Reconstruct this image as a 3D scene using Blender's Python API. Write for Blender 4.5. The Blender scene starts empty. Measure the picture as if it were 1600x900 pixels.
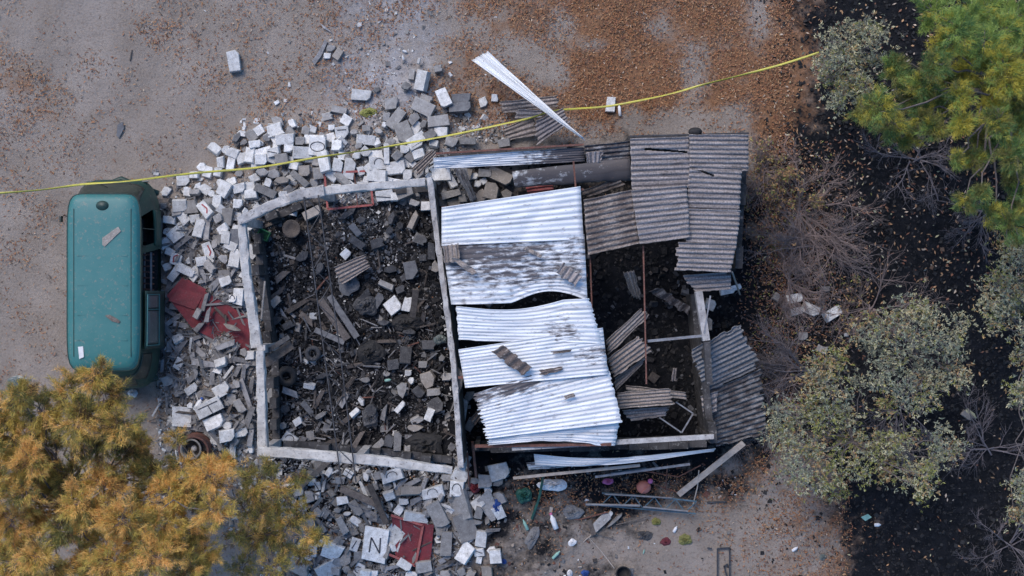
import bpy, math, random
import numpy as np
from mathutils import Vector, Matrix, Euler
random.seed(7)
rng = np.random.default_rng(11)
R = math.radians
sc = bpy.context.scene
COL = sc.collection
PXM = 70.0          # photo pixels per metre on the ground
H = 32.0            # height the drone hovers at

# ------------------------------------------------------------ camera, world, sun, exposure
cam_d = bpy.data.cameras.new("camera")
cam_d.sensor_width = 36.0
cam_d.lens = 36.0 * H / (1600.0 / PXM)
cam_d.clip_end = 2000.0
cam = bpy.data.objects.new("camera", cam_d)
COL.objects.link(cam)
cam.location = (0, 0, H)
cam.rotation_euler = (0, 0, 0)
sc.camera = cam

SUN_EL, SUN_AZ = 52.0, 125.0        # azimuth measured ccw from +x (light comes from the upper left)
w = bpy.data.worlds.new("World"); sc.world = w; w.use_nodes = True
nt = w.node_tree
bg = nt.nodes["Background"]
sky = nt.nodes.new("ShaderNodeTexSky"); sky.sky_type = 'NISHITA'; sky.sun_disc = False
sky.sun_elevation = R(SUN_EL); sky.sun_rotation = R(90 - SUN_AZ)
sky.air_density = 1.0; sky.dust_density = 2.0
hs = nt.nodes.new("ShaderNodeHueSaturation"); hs.inputs["Saturation"].default_value = 1.45
nt.links.new(sky.outputs[0], hs.inputs["Color"])
nt.links.new(hs.outputs[0], bg.inputs[0])
bg.inputs[1].default_value = 0.15
sd = bpy.data.lights.new("sun", 'SUN'); sd.energy = 1.25; sd.angle = R(28); sd.color = (1.0, 0.965, 0.95)
sun = bpy.data.objects.new("sun", sd); COL.objects.link(sun)
sv = Vector((math.cos(R(SUN_EL)) * math.cos(R(SUN_AZ)), math.cos(R(SUN_EL)) * math.sin(R(SUN_AZ)), math.sin(R(SUN_EL))))
sun.rotation_euler = sv.to_track_quat('Z', 'Y').to_euler()
sun.location = (-20, 20, 40)
sc.view_settings.view_transform = 'Standard'
sc.view_settings.look = 'None'
sc.view_settings.gamma = 1.0
sc.view_settings.exposure = 0.52
sc.view_settings.use_curve_mapping = False

# ------------------------------------------------------------ placing
def W(px, py, z=0.0):
    k = (H - z) / H / PXM
    return Vector(((px - 800) * k, (450 - py) * k, z))
def m(px): return px / PXM

# ------------------------------------------------------------ coarse maps of the place (cells of 100 px)
LITTER = ["2133345679988200", "4223445779898200", "3222332233338400", "3101111111125300", "2101111111113200",
          "2101111111114300", "2123111111113310", "2222222255555610", "2222222232245730"]
CHAR_SHADE = ["0000000000006999", "0000000000005999", "0000000266639999", "0000767778976999", "0000978989997999",
        "0001999999998999", "0001999999988999", "0002887777763999", "0000565655302799"]  # burnt ground; under the bay roof it also paints in the void's darkness
ASH = ["0000256100000000", "0000278000000000", "0010245200000000", "0013355300000000", "0024322210000010",
       "1024322210000000", "1124322210000000", "0023323310000000", "0012233310000000"]
HEAP = ["000000000000000", "000000200000000", "000022332000000", "001313101100000", "001411101100000",
        "002411101100000", "002412101100000", "001222222000000", "000012222000000"]
def _grid(rows, n=16):
    return np.array([[int(ch) for ch in (r + "0" * n)[:n]] for r in rows], float) / 9.0
G_L, G_C, G_A, G_H = _grid(LITTER), _grid(CHAR_SHADE), _grid(ASH), _grid(HEAP)
def samp(G, px, py):
    fx = np.clip((np.asarray(px, float) - 50) / 100, 0, 14.999); fy = np.clip((np.asarray(py, float) - 50) / 100, 0, 7.999)
    x0 = np.floor(fx).astype(int); y0 = np.floor(fy).astype(int); tx = fx - x0; ty = fy - y0
    tx = tx * tx * (3 - 2 * tx); ty = ty * ty * (3 - 2 * ty)
    return (G[y0, x0] * (1 - tx) + G[y0, x0 + 1] * tx) * (1 - ty) + (G[y0 + 1, x0] * (1 - tx) + G[y0 + 1, x0 + 1] * tx) * ty
BARE = [(820, 92, 55, 26), (1030, 40, 26, 30), (1085, 105, 26, 45), (1070, 192, 60, 26), (1185, 35, 18, 45), (700, 40, 50, 18), (985, 190, 14, 22), (880, 40, 25, 30), (930, 70, 25, 12), (640, 95, 40, 40), (1150, 175, 30, 20), (860, 120, 30, 12)]
CLUMP = [(960, 90, 60, 60), (1200, 130, 40, 70), (900, 20, 60, 20), (1010, 140, 40, 30), (250, 45, 30, 20), (300, 60, 20, 20), (330, 130, 25, 15), (90, 180, 50, 18), (15, 120, 30, 40), (140, 95, 20, 20)]
def LIT(px, py):
    px = np.asarray(px, float); py = np.asarray(py, float); l = samp(G_L, px, py)
    for a, b, sx, sy in BARE: l = l - 0.55 * np.exp(-((px - a) / sx) ** 2 - ((py - b) / sy) ** 2)
    for a, b, sx, sy in CLUMP: l = l + 0.22 * np.exp(-((px - a) / sx) ** 2 - ((py - b) / sy) ** 2)
    return np.clip(l, 0, 1)
def hz(px, py):
    h = samp(G_H, px, py) * 1.1
    h = h + 0.03 * np.sin(np.asarray(px) * 0.07 + 1.3) * np.cos(np.asarray(py) * 0.083) * (0.3 + samp(G_H, px, py) * 6)
    return np.maximum(h, 0.0) * 0.9
def hz1(px, py): return float(hz(px, py))

# ------------------------------------------------------------ materials
MAT = {}
def nodes(name):
    mt = bpy.data.materials.new(name); mt.use_nodes = True
    n = mt.node_tree; p = n.nodes["Principled BSDF"]
    MAT[name] = mt
    return mt, n, p
def noise(n, vec, scale, detail=4, rough=0.6, lo=0.35, hi=0.65):
    t = n.nodes.new("ShaderNodeTexNoise"); t.inputs["Scale"].default_value = scale
    t.inputs["Detail"].default_value = detail; t.inputs["Roughness"].default_value = rough
    if vec is not None: n.links.new(vec, t.inputs["Vector"])
    r = n.nodes.new("ShaderNodeMapRange"); r.inputs[1].default_value = lo; r.inputs[2].default_value = hi
    n.links.new(t.outputs["Fac"], r.inputs[0])
    return r.outputs[0]
def mix(n, f, a, b, blend='MIX'):
    x = n.nodes.new("ShaderNodeMix"); x.data_type = 'RGBA'; x.blend_type = blend
    for sock, v in ((x.inputs[0], f), (x.inputs[6], a), (x.inputs[7], b)):
        if isinstance(v, (int, float)): sock.default_value = v
        elif isinstance(v, tuple): sock.default_value = (*v, 1.0) if len(v) == 3 else v
        else: n.links.new(v, sock)
    return x.outputs[2]
def math_(n, op, a, b=0.0):
    x = n.nodes.new("ShaderNodeMath"); x.operation = op
    for s, v in zip(x.inputs, (a, b)):
        if isinstance(v, (int, float)): s.default_value = v
        else: n.links.new(v, s)
    return x.outputs[0]
def bump(n, p, h, strength=0.4, dist=0.02):
    b = n.nodes.new("ShaderNodeBump"); b.inputs["Strength"].default_value = strength; b.inputs["Distance"].default_value = dist
    n.links.new(h, b.inputs["Height"]); n.links.new(b.outputs[0], p.inputs["Normal"])
def objvec(n):
    return n.nodes.new("ShaderNodeTexCoord").outputs["Object"]
def geo(n):
    return n.nodes.new("ShaderNodeNewGeometry").outputs["Position"]
def worn(name, a, b, c=None, scale=6, rough=0.85, metal=0.0, var=0.25, bstr=0.3, spec=0.3):
    """base a, patches of b, small spots of c, per-object value variation, bump"""
    mt, n, p = nodes(name)
    v = geo(n)
    col = mix(n, noise(n, v, scale), a, b)
    if c: col = mix(n, noise(n, v, scale * 4.3, 5, 0.7, 0.56, 0.66), col, c)
    oi = n.nodes.new("ShaderNodeObjectInfo")
    k = n.nodes.new("ShaderNodeMapRange"); k.inputs[3].default_value = 1 - var; k.inputs[4].default_value = 1.0
    n.links.new(oi.outputs["Random"], k.inputs[0])
    hsv = n.nodes.new("ShaderNodeHueSaturation"); n.links.new(k.outputs[0], hsv.inputs["Value"]); n.links.new(col, hsv.inputs["Color"])
    n.links.new(hsv.outputs[0], p.inputs["Base Color"])
    p.inputs["Roughness"].default_value = rough; p.inputs["Metallic"].default_value = metal
    p.inputs["Specular IOR Level"].default_value = spec
    bump(n, p, noise(n, v, scale * 5, 6, 0.7, 0.2, 0.8), bstr, 0.012)
    return mt
worn("block_white", (0.82, 0.815, 0.80), (0.56, 0.55, 0.53), (0.28, 0.26, 0.25), 9, var=0.3)
worn("block_grey", (0.40, 0.385, 0.37), (0.27, 0.255, 0.245), (0.56, 0.55, 0.53), 9, var=0.5)
worn("block_slate", (0.20, 0.205, 0.215), (0.13, 0.13, 0.14), (0.27, 0.27, 0.27), 8, var=0.3)
worn("block_tan", (0.36, 0.32, 0.28), (0.26, 0.235, 0.21), (0.5, 0.47, 0.44), 7, var=0.35)
worn("block_dark", (0.10, 0.10, 0.105), (0.05, 0.05, 0.055), (0.2, 0.2, 0.2), 8, var=0.4)
worn("batten_grey", (0.34, 0.335, 0.34), (0.20, 0.195, 0.20), (0.46, 0.45, 0.45), 9, var=0.45)
worn("batten_brown", (0.19, 0.16, 0.14), (0.11, 0.092, 0.084), (0.30, 0.265, 0.24), 10, var=0.5)
worn("beam_white", (0.58, 0.56, 0.53), (0.38, 0.36, 0.34), (0.20, 0.185, 0.175), 4.5, var=0.05, bstr=0.5)
worn("beam_grey", (0.52, 0.50, 0.48), (0.30, 0.28, 0.27), (0.13, 0.12, 0.115), 4.5, var=0.1, bstr=0.5)
worn("wall_sooty", (0.085, 0.08, 0.08), (0.03, 0.028, 0.028), (0.2, 0.19, 0.18), 2.5, var=0.1, bstr=0.5)
worn("charred", (0.035, 0.034, 0.036), (0.016, 0.016, 0.018), (0.10, 0.095, 0.095), 7, var=0.4)
worn("ash", (0.20, 0.20, 0.21), (0.12, 0.12, 0.125), (0.3, 0.3, 0.31), 8, var=0.3)
worn("rust", (0.20, 0.085, 0.06), (0.11, 0.055, 0.045), (0.30, 0.2, 0.17), 9, 0.8, var=0.2)
worn("red_paint", (0.20, 0.026, 0.036), (0.12, 0.022, 0.028), (0.17, 0.07, 0.075), 7, 0.6, var=0.1)
worn("red_frame", (0.36, 0.09, 0.08), (0.24, 0.07, 0.065), (0.3, 0.22, 0.2), 8, 0.6, var=0.1)
worn("dark_steel", (0.07, 0.075, 0.085), (0.04, 0.04, 0.045), (0.14, 0.12, 0.11), 9, 0.5, 0.4, var=0.1)
worn("grey_steel", (0.30, 0.31, 0.33), (0.20, 0.20, 0.21), (0.22, 0.15, 0.12), 9, 0.5, 0.3, var=0.1)
worn("blue_steel", (0.10, 0.18, 0.24), (0.07, 0.12, 0.15), (0.2, 0.15, 0.12), 9, 0.6, var=0.1)
worn("plank_pale", (0.46, 0.40, 0.35), (0.34, 0.29, 0.25), (0.25, 0.22, 0.2), 8, var=0.1)
worn("plastic_white", (0.78, 0.78, 0.78), (0.66, 0.66, 0.68), None, 8, 0.45, var=0.1, bstr=0.15)
worn("plastic_green", (0.05, 0.22, 0.08), (0.03, 0.14, 0.06), None, 8, 0.45, var=0.1, bstr=0.1)
worn("plastic_pale_green", (0.30, 0.50, 0.42), (0.22, 0.4, 0.34), None, 8, 0.4, var=0.1, bstr=0.1)
worn("plastic_blue", (0.04, 0.10, 0.34), (0.03, 0.07, 0.22), None, 8, 0.45, var=0.1, bstr=0.1)
worn("plastic_teal", (0.03, 0.13, 0.10), (0.02, 0.07, 0.06), None, 8, 0.5, var=0.1, bstr=0.1)
worn("salmon", (0.52, 0.20, 0.15), (0.42, 0.16, 0.13), None, 8, 0.5, var=0.05, bstr=0.1)
worn("pink", (0.62, 0.18, 0.36), (0.5, 0.14, 0.3), None, 8, 0.5, var=0.05, bstr=0.1)
worn("maroon", (0.14, 0.03, 0.04), (0.09, 0.02, 0.03), None, 8, 0.7, var=0.05)
worn("rubber", (0.022, 0.022, 0.024), (0.04, 0.038, 0.037), None, 8, 0.8, var=0.1)
worn("paint_black", (0.03, 0.035, 0.05), (0.06, 0.06, 0.07), None, 8, 0.8, var=0.0, bstr=0)
worn("paint_red", (0.35, 0.06, 0.06), (0.3, 0.08, 0.08), None, 8, 0.8, var=0.0, bstr=0)
worn("van_roof", (0.024, 0.150, 0.150), (0.040, 0.165, 0.162), (0.13, 0.18, 0.16), 3.0, 0.5, 0.0, var=0, bstr=0.04, spec=0.5)
worn("van_body", (0.014, 0.065, 0.05), (0.012, 0.04, 0.034), (0.07, 0.075, 0.065), 3, 0.5, 0.0, var=0, bstr=0.06, spec=0.3)
worn("van_trim", (0.02, 0.05, 0.045), (0.015, 0.035, 0.03), None, 5, 0.4, var=0, bstr=0.03)
worn("glass_dark", (0.02, 0.032, 0.028), (0.035, 0.045, 0.035), (0.09, 0.10, 0.08), 4, 0.3, 0.0, var=0, bstr=0.03, spec=0.4)
worn("glass_dusty", (0.12, 0.14, 0.135), (0.09, 0.11, 0.10), (0.2, 0.2, 0.2), 4, 0.3, 0.0, var=0, bstr=0.03, spec=0.6)
worn("bark", (0.17, 0.14, 0.13), (0.10, 0.085, 0.08), (0.24, 0.21, 0.2), 9, 0.9, var=0.1)
worn("twig_grey", (0.20, 0.175, 0.18), (0.13, 0.11, 0.115), None, 9, 0.9, var=0.1)
worn("twig_pink", (0.28, 0.215, 0.20), (0.19, 0.15, 0.14), None, 9, 0.9, var=0.1)
def tape_mat():
    mt, n, p = nodes("tape_yellow")
    v = geo(n)
    n.links.new(mix(n, noise(n, v, 7), (0.56, 0.50, 0.07), (0.40, 0.37, 0.08)), p.inputs["Base Color"])
    p.inputs["Roughness"].default_value = 0.35
tape_mat()
def leaf_mat(name, a, b, sc_=2.0, trans=0.0):
    mt, n, p = nodes(name)
    v = geo(n)
    n.links.new(mix(n, noise(n, v, sc_, 3), a, b), p.inputs["Base Color"])
    p.inputs["Roughness"].default_value = 0.65; p.inputs["Specular IOR Level"].default_value = 0.25
    if trans:
        t = n.nodes.new("ShaderNodeBsdfTranslucent"); t.inputs[0].default_value = (*a, 1)
        ms = n.nodes.new("ShaderNodeMixShader"); ms.inputs[0].default_value = trans
        o = n.nodes["Material Output"]
        n.links.new(p.outputs[0], ms.inputs[1]); n.links.new(t.outputs[0], ms.inputs[2]); n.links.new(ms.outputs[0], o.inputs[0])
leaf_mat("needle_orange", (0.88, 0.53, 0.19), (0.78, 0.52, 0.14), trans=0.2)
leaf_mat("needle_ochre", (0.62, 0.47, 0.12), (0.50, 0.40, 0.10), trans=0.2)
leaf_mat("needle_olive", (0.27, 0.26, 0.085), (0.19, 0.19, 0.07), trans=0.2)
leaf_mat("needle_brown", (0.18, 0.10, 0.05), (0.12, 0.07, 0.04), trans=0.1)
leaf_mat("needle_green", (0.15, 0.26, 0.09), (0.11, 0.19, 0.07), trans=0.2)
leaf_mat("needle_lime", (0.36, 0.46, 0.13), (0.28, 0.40, 0.10), trans=0.2)
leaf_mat("needle_yellow", (0.58, 0.50, 0.09), (0.46, 0.40, 0.07), trans=0.2)
leaf_mat("leaf_sage", (0.27, 0.30, 0.21), (0.34, 0.36, 0.26), 3, 0.15)
leaf_mat("leaf_pale", (0.56, 0.52, 0.34), (0.44, 0.41, 0.25), 3, 0.15)
leaf_mat("leaf_grey", (0.22, 0.225, 0.18), (0.16, 0.17, 0.13), 3, 0.15)
leaf_mat("leaf_amber", (0.46, 0.32, 0.15), (0.38, 0.23, 0.12), 3, 0.15)
leaf_mat("leaf_moss", (0.30, 0.30, 0.09), (0.22, 0.23, 0.07), 3, 0.15)
leaf_mat("litter_orange", (0.36, 0.17, 0.08), (0.29, 0.13, 0.06), 20)
leaf_mat("litter_tan", (0.40, 0.24, 0.13), (0.33, 0.19, 0.10), 20)
leaf_mat("litter_red", (0.24, 0.11, 0.065), (0.18, 0.08, 0.05), 20)
leaf_mat("litter_pale", (0.55, 0.44, 0.34), (0.42, 0.33, 0.25), 20)
leaf_mat("litter_dark", (0.12, 0.08, 0.055), (0.09, 0.06, 0.045), 20)

def metal_mat(name, a, b, stain, pit, metal, rough, su=(0.5, 9.0), stripe=1.0, grain=0.0):
    """corrugated sheet: colours vary in long streaks along the ridges; 'scorch' attribute = soot"""
    mt, n, p = nodes(name)
    uv = n.nodes.new("ShaderNodeUVMap").outputs[0]
    mp = n.nodes.new("ShaderNodeMapping"); mp.inputs["Scale"].default_value = (su[0], su[1], 1)
    n.links.new(uv, mp.inputs[0])
    mp2 = n.nodes.new("ShaderNodeMapping"); mp2.inputs["Scale"].default_value = (1.3, 4.6, 1)
    n.links.new(uv, mp2.inputs[0])
    oi = n.nodes.new("ShaderNodeObjectInfo")
    off = n.nodes.new("ShaderNodeVectorMath"); off.operation = 'ADD'
    cmb = n.nodes.new("ShaderNodeCombineXYZ"); n.links.new(math_(n, 'MULTIPLY', oi.outputs["Random"], 37.0), cmb.inputs[0]); n.links.new(math_(n, 'MULTIPLY', oi.outputs["Random"], 17.0), cmb.inputs[1])
    n.links.new(mp.outputs[0], off.inputs[0]); n.links.new(cmb.outputs[0], off.inputs[1])
    off2 = n.nodes.new("ShaderNodeVectorMath"); off2.operation = 'ADD'
    n.links.new(mp2.outputs[0], off2.inputs[0]); n.links.new(cmb.outputs[0], off2.inputs[1])
    col = mix(n, noise(n, off.outputs[0], 1.6, 4, 0.6, 0.38, 0.64), a, b)
    at = n.nodes.new("ShaderNodeAttribute"); at.attribute_name = "scorch"
    nz = noise(n, off2.outputs[0], 2.6, 7, 0.72, 0.28, 0.72)
    f = math_(n, 'MULTIPLY', math_(n, 'SUBTRACT', math_(n, 'ADD', math_(n, 'MULTIPLY', at.outputs["Fac"], 1.25), nz), 0.85), 3.0)
    c = n.nodes.new("ShaderNodeClamp"); n.links.new(f, c.inputs[0])
    col = mix(n, c.outputs[0], col, stain)
    col = mix(n, noise(n, off2.outputs[0], 9.0, 5, 0.7, 0.60, 0.68), col, pit)
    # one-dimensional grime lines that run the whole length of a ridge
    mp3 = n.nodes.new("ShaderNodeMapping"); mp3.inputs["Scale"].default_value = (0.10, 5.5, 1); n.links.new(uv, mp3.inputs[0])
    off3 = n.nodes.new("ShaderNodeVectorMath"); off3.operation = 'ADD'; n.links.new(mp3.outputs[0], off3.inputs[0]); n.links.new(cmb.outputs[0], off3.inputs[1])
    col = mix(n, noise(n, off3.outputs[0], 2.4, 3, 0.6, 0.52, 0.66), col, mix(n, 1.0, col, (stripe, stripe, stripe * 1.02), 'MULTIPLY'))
    if grain:
        g_ = noise(n, uv, 26, 4, 0.8, 0.36, 0.64)
        col = mix(n, g_, mix(n, 1.0, col, (1 - grain, 1 - grain, 1 - grain), 'MULTIPLY'), mix(n, 1.0, col, (1 + grain, 1 + grain, 1 + grain), 'MULTIPLY'))
    n.links.new(col, p.inputs["Base Color"])
    p.inputs["Metallic"].default_value = metal
    rr = n.nodes.new("ShaderNodeMapRange"); rr.inputs[3].default_value = rough; rr.inputs[4].default_value = 0.85
    n.links.new(c.outputs[0], rr.inputs[0]); n.links.new(rr.outputs[0], p.inputs["Roughness"])
    bump(n, p, noise(n, off2.outputs[0], 12, 5, 0.7, 0.2, 0.8), 0.25, 0.01)
metal_mat("zinc", (0.72, 0.74, 0.76), (0.58, 0.60, 0.625), (0.11, 0.10, 0.105), (0.22, 0.17, 0.15), 0.10, 0.55, stripe=.70)
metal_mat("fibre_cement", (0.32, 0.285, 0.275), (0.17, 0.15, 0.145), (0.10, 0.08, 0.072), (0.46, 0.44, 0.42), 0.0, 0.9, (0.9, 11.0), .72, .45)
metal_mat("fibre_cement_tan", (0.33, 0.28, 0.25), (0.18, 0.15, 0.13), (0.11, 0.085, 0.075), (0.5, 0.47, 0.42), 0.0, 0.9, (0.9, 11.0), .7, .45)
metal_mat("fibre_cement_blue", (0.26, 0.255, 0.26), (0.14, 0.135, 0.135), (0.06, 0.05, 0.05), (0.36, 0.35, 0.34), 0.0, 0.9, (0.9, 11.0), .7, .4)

def ground_mat():
    mt, n, p = nodes("ground_soil")
    v = geo(n)
    def attr(nm):
        a = n.nodes.new("ShaderNodeAttribute"); a.attribute_name = nm; return a.outputs["Fac"]
    def thr(a, nz, k=4.0, bias=0.5):
        x = math_(n, 'MULTIPLY', math_(n, 'SUBTRACT', math_(n, 'ADD', a, math_(n, 'MULTIPLY', math_(n, 'SUBTRACT', nz, 0.5), 0.9)), bias), k)
        c = n.nodes.new("ShaderNodeClamp"); n.links.new(x, c.inputs[0]); return c.outputs[0]
    soil = mix(n, noise(n, v, 0.9, 5), (0.245, 0.207, 0.175), (0.315, 0.272, 0.238))
    soil = mix(n, noise(n, v, 18, 5, 0.7, 0.5, 0.72), soil, (0.19, 0.145, 0.112))
    soil = mix(n, noise(n, v, 40, 3, 0.7, 0.62, 0.72), soil, (0.42, 0.36, 0.30))
    lit = mix(n, noise(n, v, 14, 6, 0.75, 0.3, 0.7), (0.15, 0.082, 0.048), (0.31, 0.165, 0.088))
    col = mix(n, thr(attr("litter"), noise(n, v, 1.6, 8, 0.72, 0.2, 0.8), 2.5, 0.52), soil, lit)
    ash = mix(n, noise(n, v, 10, 6, 0.7), (0.25, 0.24, 0.245), (0.42, 0.41, 0.42))
    col = mix(n, thr(attr("ash"), noise(n, v, 2.0, 8, 0.75, 0.2, 0.8), 2.0, 0.42), col, ash)
    ch = mix(n, noise(n, v, 5, 7, 0.75, 0.42, 0.8), (0.006, 0.007, 0.009), (0.026, 0.026, 0.030))
    ch = mix(n, noise(n, v, 30, 4, 0.7, 0.62, 0.8), ch, (0.07, 0.062, 0.062))
    col = mix(n, thr(attr("char"), noise(n, v, 1.3, 8, 0.72, 0.2, 0.8), 3.5, 0.48), col, ch)
    n.links.new(col, p.inputs["Base Color"]); p.inputs["Roughness"].default_value = 0.95
    p.inputs["Specular IOR Level"].default_value = 0.15
    bump(n, p, noise(n, v, 22, 8, 0.75, 0.2, 0.8), 0.7, 0.03)
ground_mat()

# ------------------------------------------------------------ mesh helpers
def link(name, me, parent=None):
    o = bpy.data.objects.new(name, me); COL.objects.link(o)
    if parent is not None: o.parent = parent
    return o
def pymesh(name, V, F, mats, midx=None, smooth=False):
    me = bpy.data.meshes.new(name); me.from_pydata([tuple(v) for v in V], [], F)
    for x in (mats if isinstance(mats, (list, tuple)) else [mats]): me.materials.append(MAT[x])
    if midx is not None: me.polygons.foreach_set("material_index", midx)
    if smooth: me.polygons.foreach_set("use_smooth", [True] * len(me.polygons))
    me.update(); return me
def npmesh(name, V, k, mats, midx=None):
    """V (N*k,3): every k consecutive vertices make one face"""
    me = bpy.data.meshes.new(name); nv = len(V); nf = nv // k
    me.vertices.add(nv); me.loops.add(nv); me.polygons.add(nf)
    me.vertices.foreach_set("co", np.ascontiguousarray(V, dtype=np.float32).ravel())
    me.loops.foreach_set("vertex_index", np.arange(nv, dtype=np.int32))
    me.polygons.foreach_set("loop_start", np.arange(0, nv, k, dtype=np.int32))
    me.polygons.foreach_set("loop_total", np.full(nf, k, dtype=np.int32))
    for x in mats: me.materials.append(MAT[x])
    if midx is not None: me.polygons.foreach_set("material_index", np.asarray(midx, dtype=np.int32))
    me.update(calc_edges=True); me.validate(); return me
class MB:
    def __init__(s): s.V = []; s.F = []; s.M = []
    def box(s, c, d, rot=None, mi=0, taper=0.0):
        c = Vector(c); hx, hy, hzz = d[0] / 2, d[1] / 2, d[2] / 2; b = len(s.V)
        for z in (-1, 1):
            t = 1 - (taper if z > 0 else 0)
            for x, y in ((-1, -1), (1, -1), (1, 1), (-1, 1)):
                v = Vector((x * hx * t, y * hy * t, z * hzz))
                if rot is not None: v = rot @ v
                s.V.append(c + v)
        for f in ((3, 2, 1, 0), (4, 5, 6, 7), (0, 1, 5, 4), (1, 2, 6, 5), (2, 3, 7, 6), (3, 0, 4, 7)):
            s.F.append([b + i for i in f]); s.M.append(mi)
        return s
    def bar(s, a, b_, wd, hg=None, mi=0):
        a, b_ = Vector(a), Vector(b_); hg = hg or wd; d = b_ - a
        q = d.to_track_quat('X', 'Z').to_matrix()
        return s.box((a + b_) / 2, (d.length, wd, hg), q, mi)
    def tube(s, pts, rad, n=8, mi=0, cap=True):
        pts = [Vector(p) for p in pts]; b0 = len(s.V)
        rs = rad if isinstance(rad, (list, tuple)) else [rad] * len(pts)
        for i, p in enumerate(pts):
            d = (pts[min(i + 1, len(pts) - 1)] - pts[max(i - 1, 0)])
            q = d.to_track_quat('Z', 'Y').to_matrix()
            for k in range(n):
                a = 2 * math.pi * k / n
                s.V.append(p + q @ Vector((math.cos(a) * rs[i], math.sin(a) * rs[i], 0)))
        for i in range(len(pts) - 1):
            for k in range(n):
                k2 = (k + 1) % n
                s.F.append([b0 + i * n + k, b0 + i * n + k2, b0 + (i + 1) * n + k2, b0 + (i + 1) * n + k]); s.M.append(mi)
        if cap:
            s.F.append([b0 + k for k in range(n)][::-1]); s.F.append([b0 + (len(pts) - 1) * n + k for k in range(n)]); s.M += [mi, mi]
        return s
    def lathe(s, c, prof, n=24, mi=0, mat=None, axis=None):
        c = Vector(c); b0 = len(s.V)
        for (r, z) in prof:
            for k in range(n):
                a = 2 * math.pi * k / n; v = Vector((r * math.cos(a), r * math.sin(a), z))
                if axis is not None: v = axis @ v
                s.V.append(c + v)
        for i in range(len(prof) - 1):
            for k in range(n):
                k2 = (k + 1) % n
                s.F.append([b0 + i * n + k, b0 + i * n + k2, b0 + (i + 1) * n + k2, b0 + (i + 1) * n + k]); s.M.append(mi)
        return s
    def poly(s, pts, z0, z1, mi=0):
        """extruded outline; z0/z1 numbers, pts (x,y)"""
        b = len(s.V); n = len(pts)
        for (x, y) in pts: s.V.append(Vector((x, y, z0)))
        for (x, y) in pts: s.V.append(Vector((x, y, z1)))
        s.F.append(list(range(b, b + n))[::-1]); s.F.append(list(range(b + n, b + 2 * n))); s.M += [mi, mi]
        for k in range(n):
            k2 = (k + 1) % n; s.F.append([b + k, b + k2, b + n + k2, b + n + k]); s.M.append(mi)
        return s
    def build(s, name, mats, parent=None, smooth=False, bevel=0.0):
        me = pymesh(name, s.V, s.F, mats, s.M, smooth)
        o = link(name, me, parent)
        if bevel:
            md = o.modifiers.new("bevel", 'BEVEL'); md.width = bevel; md.segments = 2; md.limit_method = 'ANGLE'
        return o
def tag(o, label=None, cat=None, group=None, kind=None):
    if label: o["label"] = label
    if cat: o["category"] = cat
    if group: o["group"] = group
    if kind: o["kind"] = kind
    return o
def thing(name, label, cat, loc=(0, 0, 0), rz=0.0, group=None):
    o = bpy.data.objects.new(name, None); COL.objects.link(o); o.location = loc; o.rotation_euler = (0, 0, rz)
    o.empty_display_size = 0.2
    return tag(o, label, cat, group)
def settle(o, pivot):
    """move a single-mesh thing's origin to pivot without moving it"""
    p = Vector(pivot); o.data.transform(Matrix.Translation(-p)); o.location = p; return o

# ------------------------------------------------------------ ground
def axis(lo, hi, step):
    a = list(np.arange(lo, hi + 1e-6, step)); s = step; r = a[-1]; l = a[0]; R_, L_ = [], []
    while r < 400:
        s *= 1.7; r += s; l -= s; R_.append(r); L_.insert(0, l)
    return np.array(L_ + a + R_)
gx = axis(-13.5, 13.5, 0.075); gy = axis(-8.2, 8.2, 0.075)
X, Y = np.meshgrid(gx, gy); PX = 800 + X * PXM; PY = 450 - Y * PXM
inside = np.exp(-np.maximum(0, np.maximum(np.abs(X) - 12, np.abs(Y) - 7)) * 0.6)
Zg = hz(PX, PY) * inside + (0.02 * np.sin(X * 3.1 + Y) * np.cos(Y * 2.7) + 0.012 * rng.standard_normal(X.shape) * (0.35 + samp(G_H, PX, PY) * 4)) * inside
V = np.stack([X, Y, Zg], -1).reshape(-1, 3)
ny, nx = X.shape; idx = np.arange(nx * ny).reshape(ny, nx)
Q = np.stack([idx[:-1, :-1], idx[:-1, 1:], idx[1:, 1:], idx[1:, :-1]], -1).reshape(-1, 4)
me = bpy.data.meshes.new("ground")
me.vertices.add(len(V)); me.loops.add(Q.size); me.polygons.add(len(Q))
me.vertices.foreach_set("co", V.astype(np.float32).ravel()); me.loops.foreach_set("vertex_index", Q.astype(np.int32).ravel())
me.polygons.foreach_set("loop_start", np.arange(0, Q.size, 4, dtype=np.int32)); me.polygons.foreach_set("loop_total", np.full(len(Q), 4, dtype=np.int32))
me.polygons.foreach_set("use_smooth", np.ones(len(Q), dtype=bool))
out = np.clip(np.maximum(np.abs(X) - 12, np.abs(Y) - 7) / 6, 0, 1)
PX = PX + out * 260 * np.sin(Y * .33 + 1) + out * 120 * np.sin(Y * .9); PY = PY + out * 260 * np.sin(X * .29) + out * 90 * np.sin(X * .8 + 2)
for nm, G in (("litter", G_L), ("char", G_C), ("ash", G_A)):
    a = me.attributes.new(nm, 'FLOAT', 'POINT'); a.data.foreach_set("value", (LIT(PX, PY) if nm == "litter" else samp(G, PX, PY)).astype(np.float32).ravel())
me.materials.append(MAT["ground_soil"]); me.update(calc_edges=True)
tag(link("ground", me), kind="structure")

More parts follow.
